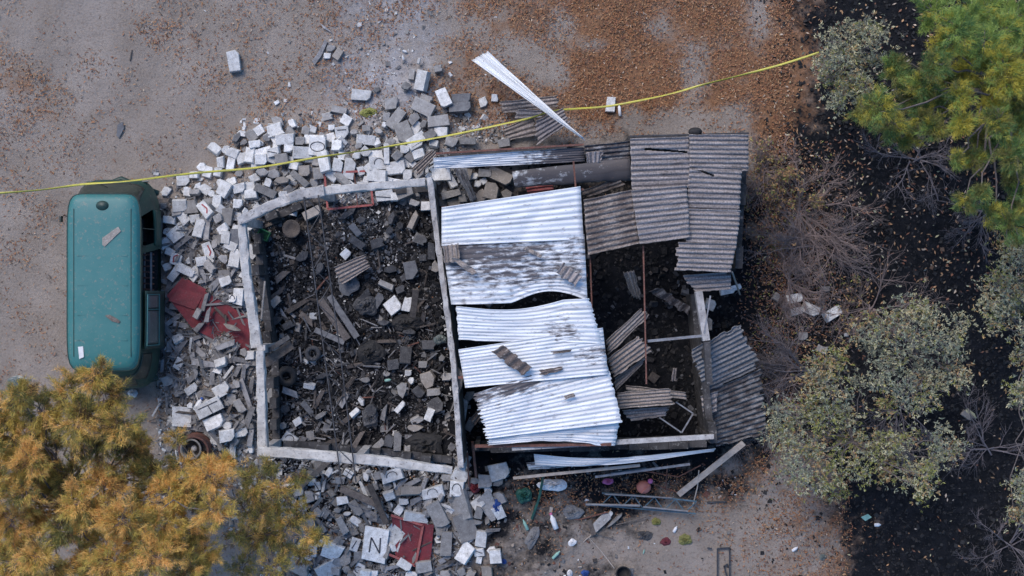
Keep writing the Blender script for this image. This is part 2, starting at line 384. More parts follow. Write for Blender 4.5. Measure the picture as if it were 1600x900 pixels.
# ------------------------------------------------------------ ruined house: ring beams on columns and wall stubs
house = thing("ruined_house", "roofless block house with white ring beams still standing on broken walls", "building", W(550, 510, 0))
hl = house.location.copy()
def beam_run(pts, wd, mat_, name="ring_beam", parent=house, th=0.2, seg=0.14, rough_=0.013, label=None):
    """pts: (px,py,z_top); a rough cast beam with irregular faces"""
    P = [W(*p) for p in pts]; V = []; F = []; prev = None; wds = wd if isinstance(wd, (list, tuple)) else [wd] * len(P)
    chain = []
    for i in range(len(P) - 1):
        n = max(2, int((P[i + 1] - P[i]).length / seg))
        for k in range(n + (1 if i == len(P) - 2 else 0)):
            t = k / n; chain.append((P[i].lerp(P[i + 1], t), wds[i] * (1 - t) + wds[i + 1] * t))
    for i, (p, w_) in enumerate(chain):
        d = (chain[min(i + 1, len(chain) - 1)][0] - chain[max(i - 1, 0)][0]).normalized(); s = Vector((-d.y, d.x, 0)).normalized(); hw = m(w_) * .40 * random.uniform(.96, 1.04)
        for (a, zz) in ((-1, -th), (1, -th), (1, -0.02), (0.80, 0), (-0.80, 0), (-1, -0.02)):
            j = random.gauss(0, rough_ * .6)
            V.append(p - hl * (1 if parent is house else 0) + s * (a * hw + j) + Vector((0, 0, zz + random.gauss(0, rough_ * 0.5))))
        if i:
            b = (i - 1) * 6
            for k in range(6):
                k2 = (k + 1) % 6; F.append([b + k, b + 6 + k, b + 6 + k2, b + k2])
    F.append([0, 1, 2, 3, 4, 5]); e = (len(chain) - 1) * 6; F.append([e + 5, e + 4, e + 3, e + 2, e + 1, e])
    o = link(name, pymesh(name, V, F, mat_), parent)
    if label: o["label"] = label
    return o
ZB = 2.25
beam_run([(377, 344, ZB - 0.05), (384, 430, ZB - 0.12), (401, 543, ZB - 0.25)], [15, 16, 19], "beam_white", label="leaning upper stretch of the left ring beam")
beam_run([(406, 548, ZB - 0.02), (408, 640, ZB), (410, 714, ZB)], [14, 16, 18], "beam_white")
beam_run([(372, 345, ZB + 0.04), (420, 322, ZB - 0.03), (462, 306, ZB + 0.06)], [17, 17, 16], "beam_grey", label="cracked slanting corner stretch of the beam")
beam_run([(452, 309, ZB + 0.10), (478, 301, ZB + 0.12), (506, 297, ZB + 0.1)], [17, 20, 17], "beam_grey", rough_=0.03)
beam_run([(505, 298, ZB + 0.03), (590, 290, ZB + 0.03), (664, 284, ZB + 0.03)], [15, 14, 14], "beam_white")
beam_run([(671, 277, ZB + 0.06), (684, 380, ZB), (696, 470, ZB), (708, 560, ZB), (714, 640, ZB), (720, 731, ZB)], [11, 10, 10, 10, 10, 11], "beam_grey")
beam_run([(402, 706, ZB + 0.08), (500, 712, ZB + 0.08), (600, 722, ZB + 0.08), (706, 736, ZB + 0.08)], [17, 18, 17, 12], "beam_white", th=0.24)
def wall_run(pts, h0, wd=0.16, name="wall", seg=0.22, hfun=None, mat_="wall_sooty"):
    """block wall with a broken, stepped top"""
    P = [W(p[0], p[1], ZB) for p in pts]; P = [Vector((p.x, p.y, 0)) - Vector((hl.x, hl.y, 0)) for p in P]; mb = MB(); t_all = 0
    for i in range(len(P) - 1):
        L = (P[i + 1] - P[i]).length; n = max(1, int(L / seg)); d = (P[i + 1] - P[i]).normalized(); a = math.atan2(d.y, d.x)
        for k in range(n):
            c = P[i].lerp(P[i + 1], (k + 0.5) / n); hh = h0 if hfun is None else hfun((i + (k + 0.5) / n) / (len(P) - 1))
            mb.box((c.x, c.y, hh / 2 - 0.05), (L / n - 0.006, wd + random.uniform(-.01, .01), hh), Matrix.Rotation(a, 3, 'Z'))
    return mb.build(name, mat_, house)
stp = lambda lo, hi: (lambda t: random.choice([lo, lo, (lo + hi) / 2, hi]))
wall_run([(671, 290), (684, 380), (696, 470), (708, 560), (714, 640), (720, 722)], 1.85, 0.13, hfun=lambda t: 2.02)
wall_run([(381, 360), (388, 430), (403, 540)], 1, 0.15, hfun=stp(0.8, 1.4))
wall_run([(407, 560), (409, 700)], 1, 0.15, hfun=stp(0.5, 1.2))
wall_run([(420, 709), (500, 713), (600, 723), (700, 736)], 1, 0.15, hfun=stp(0.45, 0.9))
wall_run([(395, 335), (470, 306)], 1, 0.15, hfun=stp(0.4, 0.8))
wall_run([(590, 291), (660, 285)], 1, 0.15, hfun=stp(0.3, 0.6))
for (x, y) in ((378, 345), (405, 546), (410, 707), (500, 300), (668, 283), (720, 732), (560, 718)):
    p = W(x, y, ZB) - hl
    MB().box((p.x, p.y, 0.98), (0.17, 0.17, 2.1)).build("column", "beam_grey", house)

# ------------------------------------------------------------ corrugated sheets
def sheet(label, cs, n, mat_="zinc", amp=0.02, ru=True, zf=None, sc_=None, jag=(0, 0, 0, 0), keep=None, warp=None, name="corrugated_sheet",
          cat="roof sheet", group=None, th=0.007, wob=0.012, nu=26, per=7):
    """cs: TL, TR, BR, BL as (px,py,z). ridges run left-right (ru) or top-bottom"""
    C4 = [W(*c) for c in cs]; a_, b_ = (C4[0], C4[1]), (C4[3], C4[2])
    if mat_ == "zinc" and n > 1: n = int(n * 1.55); amp *= .45
    n_r = n * per + 1; NU, NV = (nu, n_r) if ru else (n_r, nu)
    Lu = (C4[1] - C4[0]).length; Lv = (C4[3] - C4[0]).length
    ph = [random.uniform(0, 6.28) for _ in range(6)]
    jr = [[random.uniform(-1, 1) for _ in range(max(NU, NV) + 1)] for _ in range(4)]
    V = []; UV = []; S = []
    nrm = (C4[1] - C4[0]).cross(C4[0] - C4[3]).normalized()
    if nrm.z < 0: nrm = -nrm
    for j in range(NV):
        for i in range(NU):
            u = i / (NU - 1); v = j / (NV - 1)
            uu = u + (jag[0] * (0.5 + 0.5 * jr[0][j // 3]) / Lu) * max(0, 1 - u * 6) - (jag[1] * (0.5 + 0.5 * jr[1][j // 3]) / Lu) * max(0, (u - 1) * 6 + 1)
            vv = v + (jag[2] * (0.5 + 0.5 * jr[2][i // 3]) / Lv) * max(0, 1 - v * 6) - (jag[3] * (0.5 + 0.5 * jr[3][i // 3]) / Lv) * max(0, (v - 1) * 6 + 1)
            if warp: uu, vv = warp(uu, vv)
            p = C4[0].lerp(C4[1], uu).lerp(C4[3].lerp(C4[2], uu), vv)
            r = (v if ru else u); q = (u if ru else v)
            h = amp * math.cos(2 * math.pi * r * n) + wob * (math.sin(q * 5 + ph[0]) * math.sin(r * 4 + ph[1]) + 0.4 * math.sin(q * 13 + ph[2] + r * 3))
            if zf: h += zf(u, v)
            if mat_ == "zinc": h += 0.012 * math.sin(u * 19 + ph[3] + 2 * math.sin(v * 7 + ph[4])) * math.sin(v * 9 + ph[5]) - 0.03 * math.exp(-((u - .5 - .3 * math.sin(ph[0])) * 26 + (v - .5) * 6) ** 2)
            V.append(p + nrm * h); UV.append((uu * Lu, vv * Lv) if ru else (vv * Lv, uu * Lu)); S.append(sc_(u, v) if sc_ else 0.1)
    F = []
    for j in range(NV - 1):
        for i in range(NU - 1):
            if keep and not keep((i + .5) / (NU - 1), (j + .5) / (NV - 1)): continue
            b = j * NU + i; F.append([b, b + NU, b + NU + 1, b + 1])
    c = sum(C4, Vector()) / 4; V = [v - c for v in V]
    me = pymesh(name, V, F, mat_, None, True)
    uvl = me.uv_layers.new(name="UVMap"); li = np.zeros(len(me.loops), dtype=np.int32); me.loops.foreach_get("vertex_index", li)
    uvl.data.foreach_set("uv", np.array(UV, dtype=np.float32)[li].ravel())
    a = me.attributes.new("scorch", 'FLOAT', 'POINT'); a.data.foreach_set("value", np.array(S, dtype=np.float32))
    o = link(name, me); o.location = c
    md = o.modifiers.new("thickness", 'SOLIDIFY'); md.thickness = th; md.offset = 0
    return tag(o, label, cat, group)
GZ = "bright zinc roof sheets over the middle bay"
FC = "grey fibre cement roof sheets over the right bay"
BR = "broken fibre cement sheet pieces"
def sA(u, v): return 0.05 + (0.55 if v > 0.80 else 0.0) * (0.5 + 0.5 * math.sin(u * 9)) * 0.6
sheet("bright clean zinc sheet with a straight right edge, uppermost of the big bright ones", [(690, 324, 2.55), (907, 291, 2.6), (912, 374, 2.56), (690, 384, 2.5)], 6, amp=0.018, sc_=lambda u, v: 0.10 + .2 * max(0, v - .6) * (1 + math.sin(u * 8)), group=GZ)
sheet("soot streaked zinc sheet below the clean uppermost one", [(691, 380, 2.49), (913, 366, 2.53), (918, 470, 2.45), (705, 476, 2.38)], 8, amp=0.02,
      sc_=lambda u, v: 0.42 * math.exp(-((v - 0.18) / 0.2) ** 2) * (1.1 - 0.9 * u) + 0.26 + 0.22 * math.exp(-((v - 0.55) / 0.2) ** 2) * (1 - abs(u - .5)), zf=lambda u, v: 0.05 * math.sin(u * 6) * v,
      warp=lambda u, v: (u, v - 0.20 * max(0, (v - 0.6)) * 2.0 * math.sin(max(0, (u - 0.45)) / 0.55 * math.pi)), group=GZ)
sheet("zinc sheet buckled along its upper edge, below the dark eye shaped gap", [(712, 478, 2.45), (922, 466, 2.5), (943, 538, 2.5), (716, 532, 2.46)], 7, amp=0.016,
      zf=lambda u, v: 0.10 * math.sin(u * 7 + 1) * (1 - v), sc_=lambda u, v: 0.12 + 0.4 * math.exp(-((u - .75) / .12) ** 2) * math.exp(-((v - .75) / .3) ** 2),
      warp=lambda u, v: (u, v + (1 - v) * 0.17 * math.sin(min(1, u / 0.8) * math.pi)), jag=(.02, .04, 0, .02), group=GZ)
sheet("clean zinc sheet with slanting top edge just under the buckled one", [(716, 546, 2.44), (942, 512, 2.52), (950, 585, 2.5), (727, 606, 2.42)], 8, amp=0.02,
      sc_=lambda u, v: 0.08 + 0.35 * math.exp(-((v - .55) / .25) ** 2) * max(0, u - 0.45) * 2, group=GZ)
sheet("large zinc sheet with brown stained upper left and ragged right edge", [(738, 616, 2.38), (946, 548, 2.46), (973, 660, 2.5), (758, 686, 2.42)], 10, amp=0.02,
      sc_=lambda u, v: 0.14 + 0.42 * math.exp(-(v / .34) ** 2) * (1 - u * 0.9) + .5 * math.exp(-((u - .38) / .14) ** 2 - ((v - .1) / .1) ** 2), zf=lambda u, v: 0.04 * math.sin(u * 5 + v * 3), jag=(.10, .04, 0, 0), group=GZ)
sheet("lowest wide zinc sheet whose bottom right corner droops to a point", [(757, 672, 2.36), (970, 655, 2.42), (962, 698, 2.3), (760, 696, 2.3)], 5, amp=0.018,
      sc_=lambda u, v: 0.14, zf=lambda u, v: -0.12 * max(0, u - .7) * v, warp=lambda u, v: (u, v - 0.35 * v * math.sin(min(1, u / .9) * math.pi) * 0.6), jag=(.08, .03, 0, .02), group=GZ)
sheet("narrow zinc sheet along the top edge, bright left half and sooty right half", [(677, 246, 2.3), (912, 230, 2.35), (914, 252, 2.25), (678, 264, 2.2)], 4, amp=0.018,
      sc_=lambda u, v: max(0, (u - 0.42)) * 1.4 + 0.05, group="narrow zinc sheets")
sheet("tapering bright metal sheet pointing down right from the dirt to the roof", [(737, 95, 0.9), (762, 80, 0.9), (914, 220, 2.5), (910, 217, 2.5)], 5, amp=0.022, ru=False,
      sc_=lambda u, v: 0.0, group="narrow zinc sheets", zf=lambda u, v: 0.12 * math.sin(u * math.pi) * v, nu=30)
sheet("long narrow zinc strip lying below the lowest roof sheet", [(834, 709, 1.6), (1119, 703, 1.8), (1116, 708, 1.75), (836, 726, 1.5)], 3, amp=0.016,
      sc_=lambda u, v: 0.05, zf=lambda u, v: 0.1 * math.sin(u * 4), warp=lambda u, v: (u, v + 0.5 * math.sin(u * 3.1) * (1 - v * 0.3)), group="narrow zinc sheets")
sheet("dull grey zinc strip under the long bright strip", [(822, 722, 1.2), (1000, 716, 1.3), (1000, 721, 1.2), (826, 734, 1.1)], 2, amp=0.014, sc_=lambda u, v: 0.42, group="narrow zinc sheets")
# fibre cement roof
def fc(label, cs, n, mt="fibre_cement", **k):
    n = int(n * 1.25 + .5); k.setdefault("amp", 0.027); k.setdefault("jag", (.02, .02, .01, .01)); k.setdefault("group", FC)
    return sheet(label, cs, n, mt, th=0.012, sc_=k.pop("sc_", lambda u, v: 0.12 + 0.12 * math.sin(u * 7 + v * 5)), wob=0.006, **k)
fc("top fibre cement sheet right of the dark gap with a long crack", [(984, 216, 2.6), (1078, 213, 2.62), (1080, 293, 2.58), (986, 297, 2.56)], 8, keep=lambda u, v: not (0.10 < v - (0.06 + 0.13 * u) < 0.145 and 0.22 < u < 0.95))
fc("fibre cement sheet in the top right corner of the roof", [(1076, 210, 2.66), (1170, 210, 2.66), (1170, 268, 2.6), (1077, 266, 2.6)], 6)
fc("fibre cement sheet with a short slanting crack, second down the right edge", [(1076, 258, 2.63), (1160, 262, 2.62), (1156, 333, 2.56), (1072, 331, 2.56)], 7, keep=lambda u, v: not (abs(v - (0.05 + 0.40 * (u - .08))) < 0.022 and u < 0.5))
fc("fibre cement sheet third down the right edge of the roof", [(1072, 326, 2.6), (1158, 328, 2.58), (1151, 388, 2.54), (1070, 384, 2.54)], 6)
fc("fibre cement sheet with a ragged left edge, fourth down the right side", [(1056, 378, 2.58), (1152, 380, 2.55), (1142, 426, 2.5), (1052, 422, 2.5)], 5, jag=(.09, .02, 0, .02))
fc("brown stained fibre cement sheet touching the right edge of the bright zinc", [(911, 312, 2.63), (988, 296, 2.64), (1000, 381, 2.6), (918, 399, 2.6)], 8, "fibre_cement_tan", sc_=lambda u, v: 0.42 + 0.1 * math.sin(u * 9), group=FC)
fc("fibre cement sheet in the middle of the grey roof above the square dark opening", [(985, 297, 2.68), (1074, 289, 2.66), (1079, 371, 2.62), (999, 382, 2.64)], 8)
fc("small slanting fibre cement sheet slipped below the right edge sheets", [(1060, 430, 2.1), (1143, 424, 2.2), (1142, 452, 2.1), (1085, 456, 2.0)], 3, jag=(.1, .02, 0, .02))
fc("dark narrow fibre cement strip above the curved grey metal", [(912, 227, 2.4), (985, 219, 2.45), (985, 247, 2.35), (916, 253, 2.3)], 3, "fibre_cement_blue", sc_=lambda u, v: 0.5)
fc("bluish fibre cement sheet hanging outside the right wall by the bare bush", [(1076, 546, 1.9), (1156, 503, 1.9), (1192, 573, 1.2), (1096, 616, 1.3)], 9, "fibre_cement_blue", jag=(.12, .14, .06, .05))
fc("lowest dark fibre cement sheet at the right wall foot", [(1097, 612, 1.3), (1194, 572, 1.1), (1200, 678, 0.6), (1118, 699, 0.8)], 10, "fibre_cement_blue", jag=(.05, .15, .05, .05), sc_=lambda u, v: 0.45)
fc("little pale fibre cement scrap between the two bluish hanging sheets", [(1094, 618, 1.35), (1122, 610, 1.35), (1120, 642, 1.25), (1099, 650, 1.2)], 3, amp=0.02, group=BR)
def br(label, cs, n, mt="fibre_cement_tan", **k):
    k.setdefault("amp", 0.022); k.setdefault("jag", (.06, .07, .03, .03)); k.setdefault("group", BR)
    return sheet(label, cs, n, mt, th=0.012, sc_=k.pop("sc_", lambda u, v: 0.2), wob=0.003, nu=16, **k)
br("broken fibre cement piece at the top end of the yellow tape gap", [(779, 158, .35), (874, 148, .35), (874, 167, .33), (784, 178, .33)], 3)
br("broken fibre cement piece left of the small rectangular upright one above the roof", [(784, 200, .4), (832, 178, .4), (845, 210, .38), (790, 222, .38)], 4)
br("broken fibre cement piece with upward slanting ridges against the tapering bright sheet", [(834, 190, .75), (880, 168, .8), (892, 190, .8), (838, 228, .7)], 5, "fibre_cement")
br("thin fibre cement sliver under the yellow tape above the roof", [(806, 170, .5), (850, 172, .5), (848, 184, .5), (800, 186, .5)], 2, "fibre_cement")
br("dark slanting fibre cement stack just outside the top right house corner", [(642, 262, .8), (676, 232, .85), (688, 240, .8), (654, 276, .75)], 4)
br("tan corrugated piece lying alone in the burnt room", [(519, 418, .55), (572, 396, .55), (580, 418, .5), (532, 447, .5)], 5)
br("upright tan scrap of the crossed pair on the sooty zinc sheet", [(690, 384, 2.62), (718, 379, 2.62), (720, 410, 2.64), (694, 412, 2.62)], 4, ru=False)
br("slanting tan scrap of the crossed pair on the sooty zinc sheet", [(700, 400, 2.72), (715, 402, 2.72), (748, 424, 2.66), (738, 432, 2.66)], 2)
br("tiny tan strip in the middle of the sooty zinc sheet", [(817, 391, 2.63), (822, 384, 2.63), (848, 398, 2.62), (845, 405, 2.61)], 2, amp=0.016)
br("square grey scrap near the right edge of the sooty zinc sheet", [(866, 428, 2.6), (880, 409, 2.6), (912, 430, 2.62), (898, 450, 2.6)], 4, "fibre_cement")
br("brown splintered strip lying across the clean slanting zinc sheet", [(766, 550, 2.66), (788, 536, 2.68), (832, 574, 2.62), (816, 589, 2.6)], 4, sc_=lambda u, v: 0.6)
br("upper long strip of the fibre cement fan right of the zinc", [(944, 534, 2.1), (1002, 480, 2.4), (1016, 492, 2.3), (950, 556, 2.0)], 4)
br("middle wide piece of the fibre cement fan right of the zinc", [(947, 560, 1.95), (998, 522, 2.1), (1022, 546, 2.0), (958, 592, 1.8)], 5, ru=True)
br("lower piece of the fibre cement fan right of the zinc", [(958, 592, 1.6), (1012, 555, 1.8), (1004, 568, 1.75), (962, 612, 1.5)], 3)
br("pale fibre cement piece with a notched right side near the diamond wire frame", [(962, 612, 1.7), (1048, 606, 1.8), (1055, 632, 1.75), (964, 640, 1.6)], 5, sc_=lambda u, v: 0.05)
br("pale fibre cement piece half under the notched one", [(968, 640, 1.4), (1048, 634, 1.4), (1040, 650, 1.35), (984, 658, 1.3)], 3, "fibre_cement")
br("narrow strip sticking out right of the pale notched piece", [(976, 600, 1.5), (1076, 612, 1.5), (1074, 624, 1.45), (980, 614, 1.4)], 2)
br("fibre cement piece hanging in the square dark opening", [(970, 426, 1.6), (994, 422, 1.7), (1004, 470, 1.1), (986, 462, 1.1)], 4, ru=False)
br("dark fibre cement piece lying deep in the right bay", [(1010, 455, .6), (1030, 448, .7), (1082, 478, .6), (1075, 494, .5)], 4, "fibre_cement_blue", sc_=lambda u, v: 0.5)
br("small upright scrap deep in the right bay beside the hanging bluish sheet", [(1050, 574, .7), (1060, 574, .7), (1058, 597, .6), (1047, 595, .6)], 3, "fibre_cement", ru=False)
br("small brown scrap leaning against the partition beam low down", [(732, 655, 1.2), (760, 626, 1.3), (766, 632, 1.3), (740, 668, 1.1)], 2, sc_=lambda u, v: 0.6)
br("short ribbed scrap below the small dark bracket on the sooty strip", [(913, 238, 2.5), (944, 234, 2.5), (940, 254, 2.42), (916, 256, 2.4)], 4, "fibre_cement", ru=False)
br("dark ribbed sheet standing in the gap left of the bay rubble", [(706, 262, 1.0), (728, 262, .8), (746, 312, .5), (736, 318, .9)], 4, "fibre_cement_blue", ru=False, sc_=lambda u, v: 0.3)
br("tan board sloping down inside the gap beside the grey roof", [(900, 300, 1.2), (968, 276, 1.6), (978, 288, 1.6), (920, 308, 1.2)], 2, sc_=lambda u, v: 0.45)
br("pale scrap lying flat on the lower zinc sheet near its middle", [(880, 618, 2.56), (900, 613, 2.56), (899, 620, 2.55), (882, 625, 2.55)], 2, amp=.01)
br("thin brown scrap lying flat near the top of the large stained zinc sheet", [(842, 578, 2.56), (880, 571, 2.56), (880, 579, 2.55), (843, 588, 2.55)], 2, amp=.01, sc_=lambda u, v: 0.5)
br("narrow brown scrap on the zinc right of the splintered strip", [(860, 549, 2.6), (895, 545, 2.6), (895, 550, 2.6), (861, 554, 2.6)], 1, amp=.01, sc_=lambda u, v: 0.5)
# the curved grey metal under the top strip
def arch(u, v): return 0.28 * math.sin(v * math.pi) ** 0.7
sheet("smooth curved grey metal sheet lying in the dark gap under the top strip", [(800, 268, 1.5), (984, 246, 1.6), (984, 276, 1.4), (806, 282, 1.2)], 1, "zinc", amp=0.0, zf=arch,
      sc_=lambda u, v: 0.5 + 0.35 * u, name="curved_metal_sheet", group=None, per=14)
sheet("dark red ribbed panel deep in the gap under the curved metal", [(818, 284, .8), (862, 278, .8), (866, 300, .6), (826, 304, .6)], 4, "red_frame", amp=0.015, name="ribbed_panel", cat="panel")

# ------------------------------------------------------------ right bay frame
bay = thing("shed_frame", "charred frame of the right bay with beams, posts and low sooty walls", "building frame", W(930, 450, 0)); bl = bay.location.copy()
def bb(a, b_, wd, hg, mt, name="beam"):
    A, B = W(*a) - bl, W(*b_) - bl; return MB().bar(A, B, wd, hg).build(name, mt, bay)
bb((1091, 455, 2.1), (1103, 532, 2.1), 0.15, 0.2, "beam_grey"); bb((1104, 533, 2.1), (1108, 600, 2.0), 0.13, 0.18, "wall_sooty")
bb((1012, 533, 2.15), (1104, 524, 2.15), 0.055, 0.06, "grey_steel", "purlin")
bb((742, 697, 2.1), (955, 694, 2.25), 0.06, 0.1, "rust", "purlin"); bb((800, 700, 2.1), (1115, 682, 2.2), 0.10, 0.1, "beam_grey", "purlin")
bb((802, 747, 1.3), (1000, 727, 1.4), 0.06, 0.06, "plank_pale", "purlin"); bb((930, 745, 1.1), (1078, 725, 1.2), 0.05, 0.05, "grey_steel", "purlin")
bb((681, 240, 2.38), (912, 226, 2.42), 0.04, 0.08, "rust", "purlin"); bb((985, 213, 2.5), (1170, 208, 2.5), 0.03, 0.06, "dark_steel", "purlin")
bb((1005, 384, 2.4), (1010, 600, 2.3), 0.03, 0.03, "rust", "purlin"); bb((922, 400, 2.3), (926, 520, 2.3), 0.03, 0.03, "rust", "purlin"); bb((896, 252, 2.3), (900, 300, 2.3), 0.035, 0.035, "rust", "purlin")
bb((1144, 425, 2.3), (1156, 460, .6), 0.03, 0.03, "plank_pale", "brace"); bb((1100, 520, 2.2), (1110, 462, 2.2), 0.03, 0.03, "grey_steel", "brace")
bb((690, 325, 2.44), (912, 296, 2.5), 0.05, 0.05, "rust", "purlin"); bb((700, 440, 2.36), (918, 430, 2.4), 0.05, 0.05, "rust", "purlin"); bb((716, 590, 2.33), (945, 570, 2.38), 0.05, 0.05, "rust", "purlin")
bb((915, 350, 2.5), (1160, 340, 2.5), 0.05, 0.06, "dark_steel", "purlin")
for (x, y, h_) in ((690, 245, 2.2), (985, 216, 2.4), (1166, 214, 2.4), (1150, 330, 2.4), (1140, 425, 2.3), (1100, 530, 2.0), (1112, 684, 2.1), (930, 694, 2.1), (745, 700, 2.0), (918, 400, 2.4)):
    p = W(x, y, h_) - bl; MB().box((p.x, p.y, h_ / 2), (0.09, 0.09, h_ - 0.02)).build("post", "wall_sooty", bay)
def bwall(a, b_, hs):
    A = W(a[0], a[1], 1.5) - bl; B = W(b_[0], b_[1], 1.5) - bl; A.z = B.z = 0; mb = MB(); n = max(1, int((B - A).length / .4)); d = B - A; an = math.atan2(d.y, d.x)
    for k in range(n):
        c = A.lerp(B, (k + .5) / n); hh = random.choice(hs); mb.box((c.x, c.y, hh / 2 - .05), (d.length / n - .006, .15, hh), Matrix.Rotation(an, 3, 'Z'))
    mb.build("wall", "wall_sooty", bay)
bwall((985, 222), (1160, 218), (1.9, 2.1, 1.9)); bwall((1158, 225), (1148, 420), (1.9, 2.0, 2.1)); bwall((1090, 460), (1112, 690), (1.0, 1.5, 1.9)); bwall((735, 706), (1108, 696), (0.8, 1.2, 1.4))
bwall((700, 240), (980, 228), (0.8, 1.0, 1.3))

# ------------------------------------------------------------ lattice truss across the burnt room
def lattice(name, label, cat, A, B, gap, n, r, mt, mt2=None, third=None):
    A, B = W(*A), W(*B); t = thing(name, label, cat, (A + B) / 2); o = (A + B) / 2; d = (B - A).normalized(); s = Vector((-d.y, d.x, 0)).normalized() * gap / 2
    for sg in (-1, 1):
        pts = [A + s * sg - o, (A + B) / 2 + s * sg * 1.1 - o + Vector((0, 0, -.08)), B + s * sg - o]
        MB().tube(pts, r, 6).build("chord", mt, t)
    mb = MB()
    for k in range(n):
        t0 = k / n; t1 = (k + 1) / n; sg = 1 if k % 2 else -1
        sag = lambda q: Vector((0, 0, -.08 * math.sin(q * math.pi)))
        mb.tube([A.lerp(B, t0) + s * sg - o + sag(t0), A.lerp(B, t1) - s * sg - o + sag(t1)], r * .65, 5)
    mb.build("lacing", mt2 or mt, t)
    return t
lattice("roof_truss", "dark lattice steel truss running down across the burnt room", "truss", (486, 306, 2.42), (545, 755, 2.42), 0.30, 16, 0.015, "dark_steel", "dark_steel")
lattice("lattice_girder", "blue lattice girder lying on the dirt below the right bay", "girder", (940, 780, .25), (1088, 793, .25), 0.27, 9, 0.020, "blue_steel")
o = settle(MB().tube([W(915, 788, .28), W(1000, 790, .30)], .028, 8).tube([W(1005, 792, .3), W(1075, 799, .28)], .022, 8).build("metal_tube", "grey_steel"), W(1000, 790, .28)); tag(o, "pale steel tube lying on the blue lattice girder", "tube")
def pole(label, pts, r, mt, name="pole", cat="pole", group=None, n=7):
    P = [W(*p) for p in pts]; o = MB().tube(P, r, n).build(name, mt, smooth=False); settle(o, sum(P, Vector()) / len(P)); return tag(o, label, cat, group)
def plank(label, a, b_, wd, hg, mt, name="plank", cat="plank", group=None):
    A, B = W(*a), W(*b_); o = MB().bar(A, B, wd, hg).build(name, mt, bevel=.006); settle(o, (A + B) / 2); return tag(o, label, cat, group)
plank("long pale plank leaning up to the right at the lower right corner of the ruin", (1060, 773, .15), (1162, 692, .9), .13, .05, "plank_pale")
plank("pale weathered plank leaning on the inner side of the left beam", (408, 500, 1.9), (414, 440, 1.2), .035, .05, "plank_pale")
plank("brown broken timber leaning from the bottom beam towards the tree", (470, 760, .3), (512, 722, 1.0), .12, .07, "batten_brown")
plank("long brown timber below the bottom beam, slanting down right", (532, 763, .45), (594, 790, .5), .15, .08, "batten_brown")
plank("short brown timber crossing the long one below the bottom beam", (577, 757, .6), (604, 818, .55), .13, .07, "batten_brown")
plank("small dark timber block lying on the dirt below the blue girder", (920, 812, .1), (928, 836, .1), .11, .08, "batten_brown")
plank("brown scaffold board at the left wall below its cracked joint", (413, 568, 1.3), (456, 538, 1.5), .20, .04, "batten_brown")
plank("pinkish ribbed board above the brown scaffold board at the left wall", (413, 552, 1.6), (452, 526, 1.7), .10, .05, "block_dark")
plank("long dark timber sloping through the middle of the burnt room", (500, 468, .6), (543, 530, .4), .17, .08, "batten_brown")
plank("grey timber parallel to the long dark one in the burnt room", (515, 462, .55), (558, 527, .42), .14, .06, "batten_grey")
plank("grey greenish timber crossing low in the middle of the burnt room", (492, 515, .5), (538, 535, .4), .12, .05, "batten_grey")
plank("brown plank standing near the upper partition beam", (650, 452, .9), (645, 495, .5), .14, .05, "batten_brown")

# ------------------------------------------------------------ yellow tape
TP = [(-20, 303, 1.5), (60, 297, 1.5), (130, 288, 2.05), (200, 283, 2.1), (300, 271, 1.5), (400, 262, 1.2), (490, 247, 1.0), (570, 235, .9), (640, 223, .85), (700, 212, .85), (745, 203, .85), (790, 193, .9), (830, 184, .9), (862, 174, .85),
      (900, 170, .6), (950, 166, .5), (1000, 157, .7), (1050, 146, 1.0), (1100, 132, 1.2), (1160, 117, 1.4), (1220, 101, 1.5), (1280, 82, 1.6)]
V = []; F = []; P = [W(*p) for p in TP]; N = 260
for i in range(N):
    t = i / (N - 1) * (len(P) - 1); k = min(int(t), len(P) - 2); f = t - k
    p0, p1, p2, p3 = P[max(k - 1, 0)], P[k], P[k + 1], P[min(k + 2, len(P) - 1)]
    p = 0.5 * ((2 * p1) + (p2 - p0) * f + (2 * p0 - 5 * p1 + 4 * p2 - p3) * f * f + (3 * p1 - p0 - 3 * p2 + p3) * f ** 3)
    d = (p2 - p1).normalized(); s = Vector((-d.y, d.x, 0)).normalized()
    tw = 1.05 * math.sin(i * .13) * math.sin(i * .047 + .6); v = (s * math.cos(tw) + Vector((0, 0, 1)) * math.sin(tw)) * 0.023
    V += [p - v, p + v]
    if i: F.append([2 * i - 2, 2 * i - 1, 2 * i + 1, 2 * i])
o = link("barrier_tape", pymesh("barrier_tape", V, F, "tape_yellow", None, True)); md = o.modifiers.new("t", 'SOLIDIFY'); md.thickness = .002
settle(o, W(640, 223, .85)); tag(o, "yellow barrier tape stretched across the whole site over the van", "tape")

